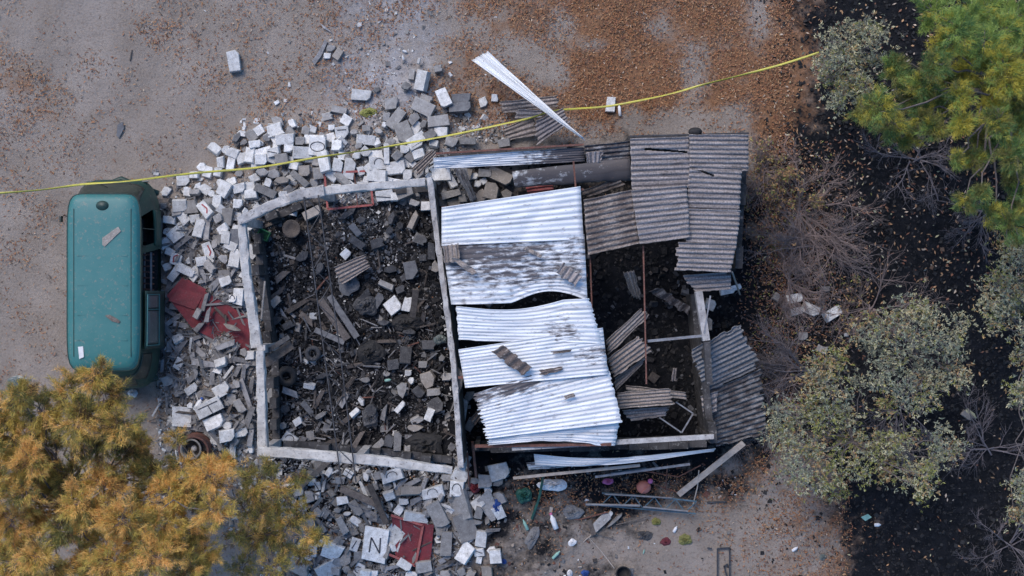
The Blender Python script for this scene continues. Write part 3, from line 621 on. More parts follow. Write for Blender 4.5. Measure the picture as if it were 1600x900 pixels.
# ------------------------------------------------------------ green van
VC = Vector((-8.58, 0.06, 0))
van = thing("parked_van", "old green van with a teal roof parked left of the rubble", "van", VC)
SEC = [(0.36, .83, 2.20, -2.18), (0.46, .86, 2.26, -2.22), (0.75, .895, 2.30, -2.25), (1.05, .89, 2.24, -2.22), (1.14, .875, 2.20, -2.20), (1.70, .775, 1.96, -1.93), (1.86, .745, 1.90, -1.80)]
def sec(z):
    for a, b_ in zip(SEC, SEC[1:]):
        if z <= b_[0]:
            t = (z - a[0]) / (b_[0] - a[0]); return [a[i] * (1 - t) + b_[i] * t for i in (1, 2, 3)]
    return list(SEC[-1][1:])
NE = 5.5
def side_pt(side, s, z, off=0.0):
    hx, yf, yr = sec(z); cy = (yf + yr) / 2; hy = (yf - yr) / 2; hx += off; hy += off
    if side in 'RL':
        q = min(.999, abs((s - cy) / hy)); x = hx * (1 - q ** NE) ** (1 / NE); return Vector((x if side == 'R' else -x, s, z))
    q = min(.999, abs(s / hx)); y = hy * (1 - q ** NE) ** (1 / NE); return Vector((s, cy + (y if side == 'F' else -y), z))
zs = [.36, .46, .6, .75, .9, 1.05, 1.14, 1.3, 1.5, 1.7, 1.86]; NT = 96; V = []; F = []
for z in zs:
    hx, yf, yr = sec(z); cy = (yf + yr) / 2; hy = (yf - yr) / 2
    for k in range(NT):
        a = 2 * math.pi * k / NT; c, s = math.cos(a), math.sin(a)
        r = (abs(c) ** NE + abs(s) ** NE) ** (-1 / NE)
        V.append(Vector((hx * c * r, cy + hy * s * r, z)))
for j in range(len(zs) - 1):
    for k in range(NT):
        k2 = (k + 1) % NT; c = (V[j * NT + k] + V[(j + 1) * NT + k2]) / 2
        if c.x > .6 and -.18 < c.y < .72 and .45 < c.z < 1.75: continue            # the open side doorway
        if c.x > .6 and .85 < c.y < 1.55 and 1.2 < c.z < 1.68: continue             # the missing cab window
        F.append([j * NT + k, j * NT + k2, (j + 1) * NT + k2, (j + 1) * NT + k])
F.append([k for k in range(NT)][::-1])
link("body", pymesh("body", V, F, "van_body", None, True), van)
NE = 8.5
# roof with gutter, crown, ribs and vent
V = []; F = []; prof = [(1.83, 1.045), (1.86, 1.055), (1.872, 1.03), (1.91, 1.005), (1.945, .96), (1.968, .86), (1.985, .6), (1.992, .3)]; cy, hx, hy = .06, .73, 1.815
for (z, f) in prof:
    for k in range(NT):
        a = 2 * math.pi * k / NT; c, s = math.cos(a), math.sin(a); r = (abs(c) ** NE + abs(s) ** NE) ** (-1 / NE); V.append(Vector((hx * f * c * r, cy + hy * (1 - (1 - f) * .45) * s * r, z)))
for j in range(len(prof) - 1):
    for k in range(NT):
        k2 = (k + 1) % NT; F.append([j * NT + k, j * NT + k2, (j + 1) * NT + k2, (j + 1) * NT + k])
F.append([(len(prof) - 1) * NT + k for k in range(NT)])
roof = link("roof", pymesh("roof", V, F, "van_roof", None, True), van)
for y in (.62, .0, -.62, -1.15):
    MB().box((0, y, 1.985), (1.05, .022, .012)).build("roof_rib", "van_roof", roof)
g = MB()
for k in range(NT):
    a0, a1 = 2 * math.pi * k / NT, 2 * math.pi * (k + 1) / NT; q = []
    for a in (a0, a1):
        c, s = math.cos(a), math.sin(a); r = (abs(c) ** NE + abs(s) ** NE) ** (-1 / NE); q.append(Vector((hx * 1.06 * c * r, cy + hy * 1.025 * s * r, 1.855)))
    g.bar(q[0], q[1], .02, .025)
g.build("rain_gutter", "van_trim", van); NE = 5.5
for x in (-.60, .60): MB().box((x, .05, 1.972), (.014, 3.1, .012)).build("roof_seam", "van_trim", roof)
MB().lathe((0, 1.66, 1.97), [(.11, -.03), (.11, .0), (.085, .03), (0.001, .036)], 16, axis=Matrix.Scale(1.3, 3, (1, 0, 0))).build("roof_vent", "van_trim", roof, True)
def patch(name, side, s0, s1, z0, z1, mt, off=.006, n=14, parent=van, th=.008):
    V = []; F = []
    for j in range(6):
        z = z0 + (z1 - z0) * j / 5
        for i in range(n + 1): V.append(side_pt(side, s0 + (s1 - s0) * i / n, z, off))
    for j in range(5):
        for i in range(n): b = j * (n + 1) + i; F.append([b, b + 1, b + n + 2, b + n + 1])
    o = link(name, pymesh(name, V, F, mt, None, True), parent); md = o.modifiers.new("t", 'SOLIDIFY'); md.thickness = th; md.offset = 0; return o
patch("windscreen", 'F', -.68, .68, 1.17, 1.80, "glass_dark", .004, 20)
for s in (-.34, .34): MB().tube([side_pt('F', s, 1.16, .02), side_pt('F', s + .3, 1.45, .02)], .008, 5).build("wiper", "rubber", van)
patch("rear_window", 'B', -.55, .55, 1.22, 1.66, "glass_dark")
patch("side_window", 'R', -2.0, -1.45, 1.2, 1.66, "glass_dark"); patch("side_window", 'L', .85, 1.5, 1.2, 1.66, "glass_dark")
patch("side_window", 'L', -.3, .7, 1.2, 1.66, "glass_dark"); patch("side_window", 'L', -1.5, -.45, 1.2, 1.66, "glass_dark")
dr = patch("sliding_door", 'R', -1.36, -.12, .5, 1.74, "van_trim", .075, th=.03)
patch("door_window", 'R', -1.24, -.55, 1.15, 1.66, "glass_dusty", .10, parent=dr); patch("door_window", 'R', -.48, -.22, 1.15, 1.66, "glass_dusty", .10, parent=dr)
f = MB()
for a in ((-1.28, 1.11, -.2, 1.11), (-1.28, 1.70, -.2, 1.70), (-1.28, 1.11, -1.28, 1.70), (-.2, 1.11, -.2, 1.70), (-.515, 1.11, -.515, 1.70)):
    f.bar(side_pt('R', a[0], a[1], .105), side_pt('R', a[2], a[3], .105), .022)
f.build("window_frame", "van_roof", dr)
patch("cab_door", 'R', .86, 1.62, .5, 1.12, "van_body", .012, th=.02)
MB().bar(side_pt('R', .83, .5, .02), side_pt('R', .83, 1.78, .02), .02).bar(side_pt('R', 1.2, 1.14, .02), side_pt('R', 1.2, 1.74, .02), .016).build("door_pillar", "van_trim", van)
# interior seen through the open doorway: floor, scorched bench slats
MB().box((0, 0, .44), (1.55, 3.6, .03)).box((.18, .3, .8), (.03, 1.3, .75)).build("cabin_floor", "charred", van)
s_ = MB()
for k in range(7): s_.box((.72 - .0 * k, .66 - k * .125, 1.05), (.26, .035, .05), Matrix.Rotation(random.uniform(-.15, .15), 3, 'Z'))
s_.box((.80, .28, 1.10), (.035, .86, .04), mi=1).box((.64, .28, 1.02), (.03, .86, .04), mi=1)
s_.build("bench_slats", ["rust", "grey_steel"], van)
MB().box((.35, 1.2, .75), (.5, .5, .5)).box((.35, .98, 1.15), (.48, .12, .5)).build("seat", "charred", van, bevel=.03)
MB().tube([side_pt('F', -.82, .52, .05), side_pt('F', 0, .52, .07), side_pt('F', .82, .52, .05)], .06, 8).build("bumper", "van_trim", van, True)
MB().tube([side_pt('B', -.8, .52, .05), side_pt('B', 0, .52, .07), side_pt('B', .8, .52, .05)], .06, 8).build("bumper", "van_trim", van, True)
for (sx, yy) in ((-1, 1.35), (1, 1.35), (-1, -1.3), (1, -1.3)):
    ax = Matrix.Rotation(R(90), 3, 'Y'); wv = MB().lathe((sx * .76, yy, .32), [(.16, -.08), (.28, -.10), (.32, -.06), (.32, .06), (.28, .10), (.16, .08)], 24, axis=ax).build("wheel", "rubber", van, True)
    MB().lathe((sx * .76, yy, .32), [(.001, .075 * sx), (.1, .08 * sx), (.165, .06 * sx), (.165, -.06 * sx)], 18, axis=ax).build("rim", "grey_steel", wv, True)
mr = MB().tube([(-.90, 1.45, 1.15), (-1.05, 1.5, 1.2), (-1.13, 1.42, 1.2)], .012, 6).build("side_mirror", "rubber", van)
MB().box((-1.10, 1.42, 1.22), (.05, .13, .12)).build("mirror_glass", "glass_dark", mr, bevel=.01)
for s in (-.6, .6):
    p = side_pt('F', s, .8, .0); MB().lathe(p, [(.001, .03), (.07, .025), (.09, 0)], 16, axis=Matrix.Rotation(R(-90), 3, 'X')).build("headlight", "glass_dusty", van, True)
def flat(name, label, cat, pts, z, th, mt, tilt=(0, 0), group=None, bevel=0):
    P = [W(x, y, z) for x, y in pts]; c = sum(P, Vector()) / len(P); o = MB().poly([(p.x - c.x, p.y - c.y) for p in P], 0, th).build(name, mt, bevel=bevel)
    o.location = (c.x, c.y, z); o.rotation_euler = (R(tilt[0]), R(tilt[1]), 0); return tag(o, label, cat, group)
flat("roof_shard", "pinkish flat shard lying on the teal van roof", "shard", [(160, 372), (185, 354), (189, 361), (164, 385), (160, 383)], 1.997, .012, "block_tan")
flat("dry_leaf", "big curled brown leaf lying on the teal van roof", "leaf", [(164, 493), (172, 492), (183, 498), (188, 502), (186, 505), (175, 502)], 1.997, .012, "litter_red" if 0 else "batten_brown")
flat("paper_scrap", "white scrap stuck to the rear of the van roof", "scrap", [(122, 542), (130, 541), (131, 558), (124, 561)], 1.995, .008, "plastic_white")

# ------------------------------------------------------------ rubble pieces, each a thing
PIECES = []      # (obj, kind word, colour word, px, py)
LM = {"green van": (178, 440), "upper red door": (345, 490), "rusty drum": (315, 690), "leaning left beam": (388, 440), "lower left beam": (408, 640), "top left beam corner": (375, 344),
      "cracked beam corner": (470, 302), "top beam": (590, 290), "top partition end": (671, 280), "red window frame": (545, 297), "tapering bright sheet": (825, 150), "round painted mark": (495, 228),
      "lone corrugated piece": (550, 430), "clay pot": (458, 358), "green crate": (413, 367), "black hollow": (580, 550), "middle of truss": (515, 540), "partition beam middle": (700, 500),
      "bottom beam": (560, 720), "board painted N": (586, 851), "lower red door": (645, 845), "pale kite slab": (760, 790), "bottom right beam end": (728, 740), "dark ribbed sheet": (725, 288),
      "black tyre": (494, 590), "pale bottle": (310, 632), "large mosaic box": (325, 640), "bare bush": (1255, 350), "sage bush": (1320, 620), "upper tape bend": (640, 223), "white lump left": (455, 780)}
def outline(L, Wd, kind):
    hl_, hw = L / 2, Wd / 2; j = lambda s: random.uniform(-s, s)
    if kind == 'whole':
        e = Wd * .08; return [(-hl_ + j(e), -hw + j(e)), (hl_ + j(e), -hw + j(e)), (hl_ + j(e), hw + j(e)), (-hl_ + j(e), hw + j(e))]
    if kind == 'chip':
        e = Wd * .06; c = random.uniform(.15, .4) * Wd; return [(-hl_ + j(e), -hw), (hl_ - c, -hw + j(e)), (hl_ + j(e), -hw + c), (hl_ + j(e), hw + j(e)), (-hl_ + j(e), hw + j(e))]
    if kind == 'broken':
        n = random.randint(2, 3); pts = [(-hl_ + j(Wd * .05), -hw), (hl_ * random.uniform(.5, 1), -hw + j(hw * .15))]
        for k in range(n): pts.append((hl_ * random.uniform(.55, 1.05), -hw + Wd * (k + 1) / (n + 1)))
        pts += [(hl_ * random.uniform(.4, .95), hw + j(hw * .1)), (-hl_ + j(Wd * .1), hw + j(Wd * .08))]; return pts
    if kind == 'blob':
        n = random.randint(5, 7); return [(hl_ * math.cos(2 * math.pi * k / n + .3) * random.uniform(.68, 1.15), hw * math.sin(2 * math.pi * k / n + .3) * random.uniform(.68, 1.15)) for k in range(n)]
    if kind == 'lath':
        e = Wd * .3; return [(-hl_ + j(e), -hw + j(e * .3)), (hl_ + j(e), -hw * random.uniform(.6, 1)), (hl_ + random.uniform(-1.2, .2) * Wd, hw * random.uniform(.6, 1)), (-hl_ + j(e), hw)]
def chunk_mesh(name, pts, T, mt, ins=.012):
    n = len(pts); V = []; cx = sum(p[0] for p in pts) / n; cy = sum(p[1] for p in pts) / n
    for zz, k in ((0, ins), (min(.02, T * .2), 0), (T - min(.015, T * .25), 0), (T, ins)):
        for (x, y) in pts:
            d = max(1e-4, math.hypot(x - cx, y - cy)); f = max(.3, 1 - k / d) ; V.append((cx + (x - cx) * f, cy + (y - cy) * f, zz + random.uniform(-.004, .004)))
    F = [list(range(n))[::-1]]
    for j in range(3):
        for k in range(n): k2 = (k + 1) % n; F.append([j * n + k, j * n + k2, (j + 1) * n + k2, (j + 1) * n + k])
    F.append([3 * n + k for k in range(n)])
    return pymesh(name, V, F, mt)
CODE = {  # code: (name, kind word, colour word, material, outline kinds, thickness)
 'w': ("wall_block", "block", "white painted", "block_white", ['whole', 'chip'], .19), 'b': ("wall_block", "block piece", "broken white", "block_white", ['broken', 'chip', 'blob'], .14),
 'p': ("wall_block", "block", "white letter marked", "block_white", ['whole', 'chip'], .16), 'r': ("wall_block", "block", "red streaked white", "block_white", ['whole', 'broken'], .16),
 'g': ("concrete_chunk", "chunk", "grey concrete", "block_grey", ['broken', 'chip', 'blob'], .15), 'G': ("concrete_chunk", "block", "grey concrete", "block_grey", ['whole'], .17),
 's': ("concrete_chunk", "chunk", "slate grey", "block_slate", ['chip', 'whole'], .15), 't': ("concrete_chunk", "chunk", "tan", "block_tan", ['broken', 'blob', 'chip'], .15),
 'd': ("concrete_chunk", "chunk", "sooty black", "block_dark", ['broken', 'blob'], .14), 'k': ("broken_lath", "sliver", "long grey", "batten_grey", ['lath'], .07),
 'n': ("broken_lath", "stick", "brown wooden", "batten_brown", ['lath'], .05)}
def stroke(o, T, pl, wd, mt="paint_black"):
    mb = MB()
    for a, b_ in zip(pl, pl[1:]): mb.bar((a[0], a[1], T + .004), (b_[0], b_[1], T + .004), wd, .004)
    mb.build("painted_mark", mt, o)
def piece(px, py, L, Wd, ang, c, lift=0.0, T=None, kind=None, tilt=None, mark=None, label=None):
    nm, kw, cw, mt, kinds, th = CODE[c]
    L, Wd = m(L), m(Wd); T = T or th * random.uniform(.8, 1.15)
    if c in 'gtdb': T = min(T, max(L, Wd) * .7)
    k = kind or random.choice(kinds); pts = outline(L, Wd, k)
    o = link(nm, chunk_mesh(nm, pts, T, mt)); z = hz1(px, py) + lift
    o.location = W(px, py, z + T); o.location.z = z - .02
    tl = 9 if tilt is None else tilt
    if tilt is None and (min(L, Wd) < .1): tl = 14
    if tilt is None and lift == 0 and hz1(px, py) < .05: tl = 2
    o.rotation_euler = Euler((R(random.gauss(0, tl)), R(random.gauss(0, tl * .7)), R(ang + random.gauss(0, 2))))
    if c == 'p' and mark is None: mark = random.choice(['arc', 'line', None, None])
    if mark:
        a, b_ = L * random.uniform(.3, .46), Wd * random.uniform(.34, .46); wd = random.uniform(.015, .022)
        if mark == 'arc': stroke(o, T, [(a * .7 * math.cos(q), b_ * math.sin(q)) for q in np.linspace(-.2, 3.3, 9)], wd)
        if mark == 'ring': stroke(o, T, [(a * .8 * math.cos(q), b_ * math.sin(q)) for q in np.linspace(0, 6.3, 15)], wd)
        if mark == 'line': stroke(o, T, [(-a, random.uniform(-b_, b_)), (a, random.uniform(-b_, b_))], wd)
        if mark == 'vee': stroke(o, T, [(-a, b_), (0, -b_ * .7), (a * .8, b_)], wd)
        if mark == 'tee': stroke(o, T, [(-a, b_ * .5), (a, b_ * .4)], wd); stroke(o, T, [(0, b_ * .4), (.02, -b_)], wd)
        if mark == 'N': stroke(o, T, [(-.17, .115), (.16, .10), (-.17, -.115), (.17, -.10)], .032)
    if c == 'r': stroke(o, T, [(-L * .3, Wd * .1), (L * .1, Wd * .2), (L * .3, -Wd * .1)], .03, "paint_red")
    if label: tag(o, label, "block" if "block" in kw else "chunk", "fallen blocks and chunks")
    else: PIECES.append((o, kw, cw, px, py))
    return o
def inpoly(x, y, P):
    c = False; j = len(P) - 1
    for i in range(len(P)):
        if (P[i][1] > y) != (P[j][1] > y) and x < (P[j][0] - P[i][0]) * (y - P[i][1]) / (P[j][1] - P[i][1] + 1e-9) + P[i][0]: c = not c
        j = i
    return c
HAND = """364 95 32 18 98 w;564 148 31 17 -5 w;662 125 32 17 80 w;693 152 28 17 -63 w;954 163 24 14 86 w
517 75 18 11 10 g;511 87 11 9 0 b;529 83 20 12 60 t;562 38 7 7 0 b;587 138 15 12 30 g;643 116 17 9 88 g;634 134 17 13 20 g;668 155 22 10 -20 g;661 167 33 22 -25 G;721 152 30 14 -3 s;718 169 34 15 3 s;684 188 32 17 8 G
611 162 22 19 0 g;604 180 16 11 80 g;620 185 34 18 50 G;646 184 27 20 40 g;631 208 35 24 -70 g;650 219 30 14 35 w;689 204 20 15 -5 p;662 195 18 14 60 g;755 160 12 14 20 b;774 153 12 11 0 b;685 107 14 10 10 g;631 80 10 4 -20 b;629 89 9 4 90 b
655 95 10 4 75 b;704 97 7 4 20 b;703 117 8 4 -50 b;529 172 24 10 -10 g;512 180 16 11 15 g;540 187 16 14 -30 p;517 199 10 9 0 b;533 206 20 18 10 p;431 203 29 20 15 b;445 216 30 15 2 w;416 212 14 12 30 g;467 218 15 12 0 g;491 218 31 15 0 p
570 217 29 16 -2 p;553 207 15 10 10 g;572 199 15 9 0 g;592 206 16 10 -20 g;600 195 10 9 0 b;671 210 18 14 30 g;432 160 8 6 30 b;446 157 6 6 0 b;452 132 5 8 0 b;730 221 25 11 0 G;788 222 20 12 10 G;608 222 20 14 20 g;704 222 18 14 -20 g
315 260 18 17 40 b;361 255 22 12 75 w;393 244 24 15 85 w;395 226 18 11 10 w;350 295 24 18 60 w;278 319 22 18 5 w;264 344 19 11 -12 w;276 333 18 12 10 g;298 323 22 20 10 G;320 328 28 16 -50 r;338 316 22 14 80 w;355 339 28 17 85 G
371 318 15 14 0 p;372 293 20 14 10 p;392 305 20 15 10 w;310 357 28 15 80 p;323 362 29 10 88 G;274 365 22 18 40 w;352 371 20 13 85 w;298 390 29 9 88 k;309 374 34 6 65 k;293 365 34 7 50 k;285 378 36 7 35 k;322 393 28 14 -75 r
335 382 22 12 60 g;312 409 16 14 10 w;274 404 22 18 70 r;271 427 26 12 55 w;290 421 28 12 -25 w;366 405 28 17 80 w;318 428 30 8 -60 k;328 418 22 12 -50 g;350 440 18 14 20 w;364 373 30 14 85 s;348 356 16 12 30 w;255 321 10 8 0 g;304 340 15 12 10 b
340 340 14 12 30 g;380 330 18 12 80 b;385 372 10 25 0 b;347 405 20 14 -40 g;338 440 30 10 50 k;379 430 14 12 0 b;382 462 16 14 0 b;303 302 16 8 0 g;330 302 12 14 0 b;373 270 18 12 20 g;408 270 20 12 -10 g;381 222 14 10 30 g
412 240 26 18 20 p;428 236 20 14 10 p;405 248 18 16 0 w;470 237 30 18 -5 w;440 248 20 18 10 g;507 254 32 16 -75 w;526 257 20 15 80 w;545 263 32 17 78 w;590 256 30 20 5 p;590 275 30 20 -5 w;618 262 28 20 10 p;603 240 32 8 90 w;526 228 16 16 0 p
648 227 22 12 30 w;655 242 18 14 20 w;636 273 14 16 0 p;620 285 22 8 -10 w;428 271 26 17 0 g;412 298 34 14 -25 G;468 280 34 10 -42 G;495 270 18 18 10 g;440 283 26 13 0 t;451 294 18 12 40 g;475 266 18 16 0 t;533 282 28 10 -45 G;524 291 15 9 0 b
600 305 28 16 10 p;617 308 14 13 0 b;633 302 26 14 18 G;652 305 12 10 0 g;558 240 18 12 30 b;570 236 15 14 -40 b;450 232 14 14 0 p;484 245 16 12 0 b;405 225 18 12 0 b;560 225 16 10 20 g;620 240 16 12 40 g;632 232 14 12 0 b;576 262 14 12 40 b
615 341 24 12 70 g;648 345 30 9 65 t;647 316 15 10 -20 g;607 360 13 12 10 t;625 351 12 14 0 g;655 372 20 15 -20 g;539 397 15 13 40 b;487 333 28 14 25 t;458 331 12 12 80 b;541 336 28 9 30 G;643 422 20 26 10 s;603 448 24 9 -25 G;668 322 20 14 0 w
674 392 12 26 5 g;680 417 14 20 10 t;554 360 22 10 -50 s;690 272 28 20 0 w;703 282 26 10 -60 w;706 301 30 10 15 G;732 274 10 19 -20 t;742 275 12 10 0 b;757 270 20 12 0 g;782 275 40 18 -25 t;768 298 25 22 80 t;752 307 20 24 0 t
746 287 10 10 0 b;756 283 10 9 30 b;791 302 20 16 0 t;711 318 26 16 20 t;690 315 22 24 0 g;724 308 14 12 0 g;700 330 20 12 10 t
276 479 24 10 -5 G;287 460 30 8 55 k;273 497 45 8 35 k;307 490 16 9 60 G;320 470 32 7 75 k;323 492 26 7 80 k;363 468 12 11 0 p;373 463 25 16 85 w;363 512 28 8 -25 t;326 525 55 10 -38 k;280 545 40 9 55 k;312 550 38 10 -38 k
262 520 32 9 -60 k;284 508 26 9 -10 k;279 569 18 12 60 w;303 572 45 8 -75 k;330 588 30 8 88 k;345 569 18 12 20 w;363 560 50 9 -5 k;320 568 40 10 -10 k;338 556 26 8 45 k;392 555 14 12 0 w;345 610 24 18 30 p;368 600 20 12 -50 g
378 590 45 7 80 k;386 622 62 7 -70 k;335 618 40 9 -10 k;283 652 32 28 88 b;335 662 30 20 20 w;372 635 22 12 -60 g;360 650 26 10 30 k;355 665 18 15 0 b;297 608 20 12 30 b;296 635 14 10 0 b;390 650 30 10 70 k;376 665 26 10 50 k
275 683 26 10 50 k;352 681 24 18 10 w;362 703 28 10 85 b;391 680 34 9 80 k;300 590 22 9 40 k;352 540 30 9 20 k;370 580 22 8 60 k;392 600 30 8 85 k;263 540 22 8 80 k;310 510 24 8 50 k;256 500 24 7 -60 k;272 460 20 8 30 k
452 687 22 17 -35 p;614 745 34 18 18 p;640 770 33 13 -5 t;676 770 34 16 12 p;715 765 22 24 0 p;607 773 16 12 20 w;624 798 14 13 50 w;650 808 40 15 -12 b;718 744 24 20 -30 b;757 755 22 20 0 g;780 738 30 26 10 w;778 755 20 14 20 g
685 805 42 22 -62 g;720 790 46 30 -75 G;728 825 46 30 -72 G;697 850 40 19 86 G;728 868 32 20 55 w;752 842 24 17 82 w;774 870 22 18 88 w;534 783 18 12 10 w;528 797 12 9 0 g;533 822 28 11 -60 G;519 861 30 26 -20 b;540 877 24 18 60 t
512 890 42 24 30 b;562 870 18 17 0 g;470 886 36 24 -20 t;481 822 24 22 20 t;455 808 14 9 0 b;605 864 20 10 70 g;612 857 18 14 -50 b;570 897 16 12 0 w;548 900 20 10 -40 t;670 897 20 10 30 t;632 884 22 14 -30 b;583 898 14 10 0 b
555 795 26 14 -55 g;578 805 34 14 -25 k;557 792 22 9 80 k;590 812 26 10 -20 k;570 785 22 10 -50 k;610 790 10 10 0 b;630 785 16 10 0 b;650 782 22 10 30 k;662 760 30 8 70 k;645 755 30 8 30 k;690 780 18 10 70 g;733 797 14 26 0 g
748 802 18 12 80 g;742 752 16 14 0 g;700 748 20 10 0 g;626 755 26 8 50 k;760 835 30 7 35 k;700 870 30 8 30 k;769 830 24 6 0 k;743 818 20 10 0 g;690 830 20 18 0 g;480 870 18 14 0 b;660 885 24 16 10 G;697 897 18 9 0 g
430 470 20 12 40 t;432 460 34 8 38 k;466 477 44 8 30 k;615 478 24 22 40 b;636 474 24 13 75 b;633 555 32 18 88 g;615 570 19 16 5 g;629 608 30 18 85 g;670 592 32 28 0 t;643 596 12 11 0 b;637 582 10 9 0 b;655 612 20 14 -50 t;678 612 21 11 5 g
680 635 30 30 0 t;672 648 12 20 -20 b;443 638 18 15 5 g;432 605 14 6 -70 b;425 618 22 16 60 g;483 601 18 8 -10 b;503 588 22 9 20 g;570 595 18 9 0 g;497 625 32 8 65 k;465 658 14 11 30 b;565 627 20 8 -60 b;625 637 20 8 50 b;555 647 16 8 40 b
479 565 10 5 -40 b;612 535 46 6 3 n;716 597 42 18 85 t;733 620 20 18 30 g;725 645 42 8 85 b;735 664 20 12 60 g;590 697 22 10 40 g;583 707 26 9 -25 t;620 690 30 12 85 g;634 707 28 9 88 g;560 685 30 8 60 n;608 688 22 14 80 g;640 683 20 7 0 k
427 700 30 9 80 g;470 690 16 9 50 k;500 650 24 10 30 g;480 640 30 9 -50 k;510 665 22 9 70 k;538 625 24 9 60 k;455 615 30 10 -20 k;430 590 20 6 -60 k;440 665 14 12 0 g;462 700 24 8 30 k;542 655 26 8 40 k;520 690 28 9 30 k;650 655 20 10 30 g
648 668 28 12 0 t;600 645 26 8 80 k;555 570 30 6 10 n;590 470 24 12 60 s;570 460 22 10 50 d;610 420 24 12 10 d;590 380 24 14 20 d;560 380 30 12 -40 d;470 400 26 16 30 d;500 420 22 12 70 d;440 430 26 10 40 k;430 500 22 14 10 g;448 508 20 10 30 g
480 500 28 10 -40 k;600 505 20 10 0 d;640 520 24 10 0 d;670 540 22 14 0 d;660 500 26 8 80 n;545 600 30 8 50 n;580 660 28 9 -40 n;660 570 14 10 0 g;690 560 12 14 0 g;700 590 16 12 0 g;580 640 22 18 0 d;578 655 20 24 10 d
1213 464 12 10 60 g;1242 467 25 14 8 w;1245 487 18 11 15 w;1268 483 28 16 -22 w;1301 492 28 16 30 w;1290 453 15 8 0 g;1256 525 14 12 0 g;1287 546 14 16 70 g;1150 450 18 8 20 b;1110 476 16 16 70 w;1108 507 20 12 85 g;1324 523 8 6 0 b;1512 650 18 9 -40 t;1137 455 22 8 10 b
940 815 38 14 45 g;963 812 34 6 40 g;950 808 20 6 50 b"""
for ln in HAND.split("\n"):
    for it in ln.split(";"):
        a = it.split(); x, y, L, wd, an = map(float, a[:5]); c = a[5]
        area = L * wd; inside_room = 412 < x < 690 and 320 < y < 700
        lift = random.uniform(.05, .14) if hz1(x, y) > .06 else 0.0
        pass
        if 1200 < x < 1320: lift = .05
        if inside_room and c in 'gGtk' and random.random() < (.7 if y < 590 else .25): c = 'd' if c != 'k' else 'n'
        if inpoly(x, y, [(262, 440), (300, 432), (392, 500), (388, 548), (300, 515)]): lift = .24
        if 700 < x < 735 and 590 < y < 610: lift = 1.9
        if 1100 < x < 1160 and 440 < y < 520: lift = .3
        piece(x, y, L, wd, an, c, lift)
piece(586, 852, 52, 36, 86, 'w', .22, .04, 'whole', 1, 'N', "white board with the black letter N leaning below the bottom beam")
piece(606, 845, 50, 26, 50, 'w', .14, .04, 'whole', 3, None, "plain white board showing behind the one painted with N")
piece(496, 229, 30, 26, 85, 'w', .18, .17, 'whole', 2, 'ring', "white block painted with a full black ring above the top beam")
piece(325, 637, 42, 22, 22, 'w', .18, .14, 'whole', 4, 'tee', "large white box with black crossing strips right of the cream slab")
# the smaller filler blocks between the hand placed ones
cand = []; used = [(p[3], p[4]) for p in PIECES]
ring = [[(255, 300), (375, 200), (430, 190), (690, 190), (700, 280), (420, 310), (392, 350), (400, 540), (400, 710), (270, 700), (250, 560)], [(480, 735), (790, 750), (770, 900), (510, 900), (450, 800)]]
n = 0; tries = 0
while n < 250 and tries < 9000:
    tries += 1; x, y = random.uniform(245, 790), random.uniform(190, 900)
    if not (inpoly(x, y, ring[0]) or inpoly(x, y, ring[1])): continue
    if inpoly(x, y, [(262, 440), (300, 432), (392, 500), (388, 548), (300, 515)]): continue
    if inpoly(x, y, [(570, 820), (690, 800), (680, 890), (560, 880)]): continue
    if min((x - u) ** 2 + (y - v) ** 2 for u, v in used) < 11.5 ** 2: continue
    used.append((x, y)); n += 1
    if y > 430 and x < 400: c = random.choice("kkkkkbgg")
    elif y > 730: c = random.choice("kggtbbp")
    elif y < 215: c = random.choice("ggb")
    elif x < 400: c = random.choice("wwbbbbg")
    else: c = random.choice("bbbwwgpb")
    L = random.uniform(13, 21); 
    if c == 'k': piece(x, y, random.uniform(20, 42), random.uniform(5, 8), random.uniform(0, 180), c, random.uniform(0, .08))
    else: piece(x, y, L, L * random.uniform(.6, .85), random.uniform(0, 180), c, random.uniform(-.02, .05))
n = 0; tries = 0
while n < 40 and tries < 5000:
    tries += 1; x, y = random.uniform(416, 682), random.uniform(325, 700)
    if min((x - u) ** 2 + (y - v) ** 2 for u, v in used) < 11 ** 2: continue
    used.append((x, y)); n += 1
    c = random.choice("kkgdndg") if y > 560 or x < 470 else random.choice("dddnn")
    if c in 'kn': piece(x, y, random.uniform(16, 34), random.uniform(3.5, 6), random.uniform(0, 180), c, random.uniform(0, .05))
    else: L = random.uniform(9, 16); piece(x, y, L, L * random.uniform(.6, .85), random.uniform(0, 180), c, 0)

ORD = ["nearest", "second nearest", "third nearest", "fourth nearest", "fifth nearest", "sixth nearest", "seventh nearest", "eighth nearest", "ninth nearest", "tenth nearest", "eleventh nearest", "twelfth nearest"] + [f"{k}th nearest" for k in range(13, 60)]
fam = {}
for rec in PIECES:
    o, kw, cw, x, y = rec
    nm = min(LM, key=lambda k: (LM[k][0] - x) ** 2 + (LM[k][1] - y) ** 2); dx, dy = x - LM[nm][0], y - LM[nm][1]
    side = ("right of" if dx > 0 else "left of") if abs(dx) > abs(dy) else ("below" if dy > 0 else "above")
    fam.setdefault((cw, kw, nm, side), []).append((dx * dx + dy * dy, o))
for (cw, kw, nm, side), lst in fam.items():
    lst.sort(key=lambda q: q[0])
    for i, (_, o) in enumerate(lst):
        lb = f"{cw} {kw} {side} the {nm}" + (f", {ORD[i]} such" if len(lst) > 1 else "")
        if len(lst) == 1: lb = f"the only {cw} {kw} just {side} the {nm}"
        tag(o, lb, kw.split()[0], {"wall_block": "white painted wall blocks in the rubble", "concrete_chunk": "bare concrete chunks in the rubble", "broken_lath": "long thin slivers in the rubble"}[o.name.split(".")[0]])

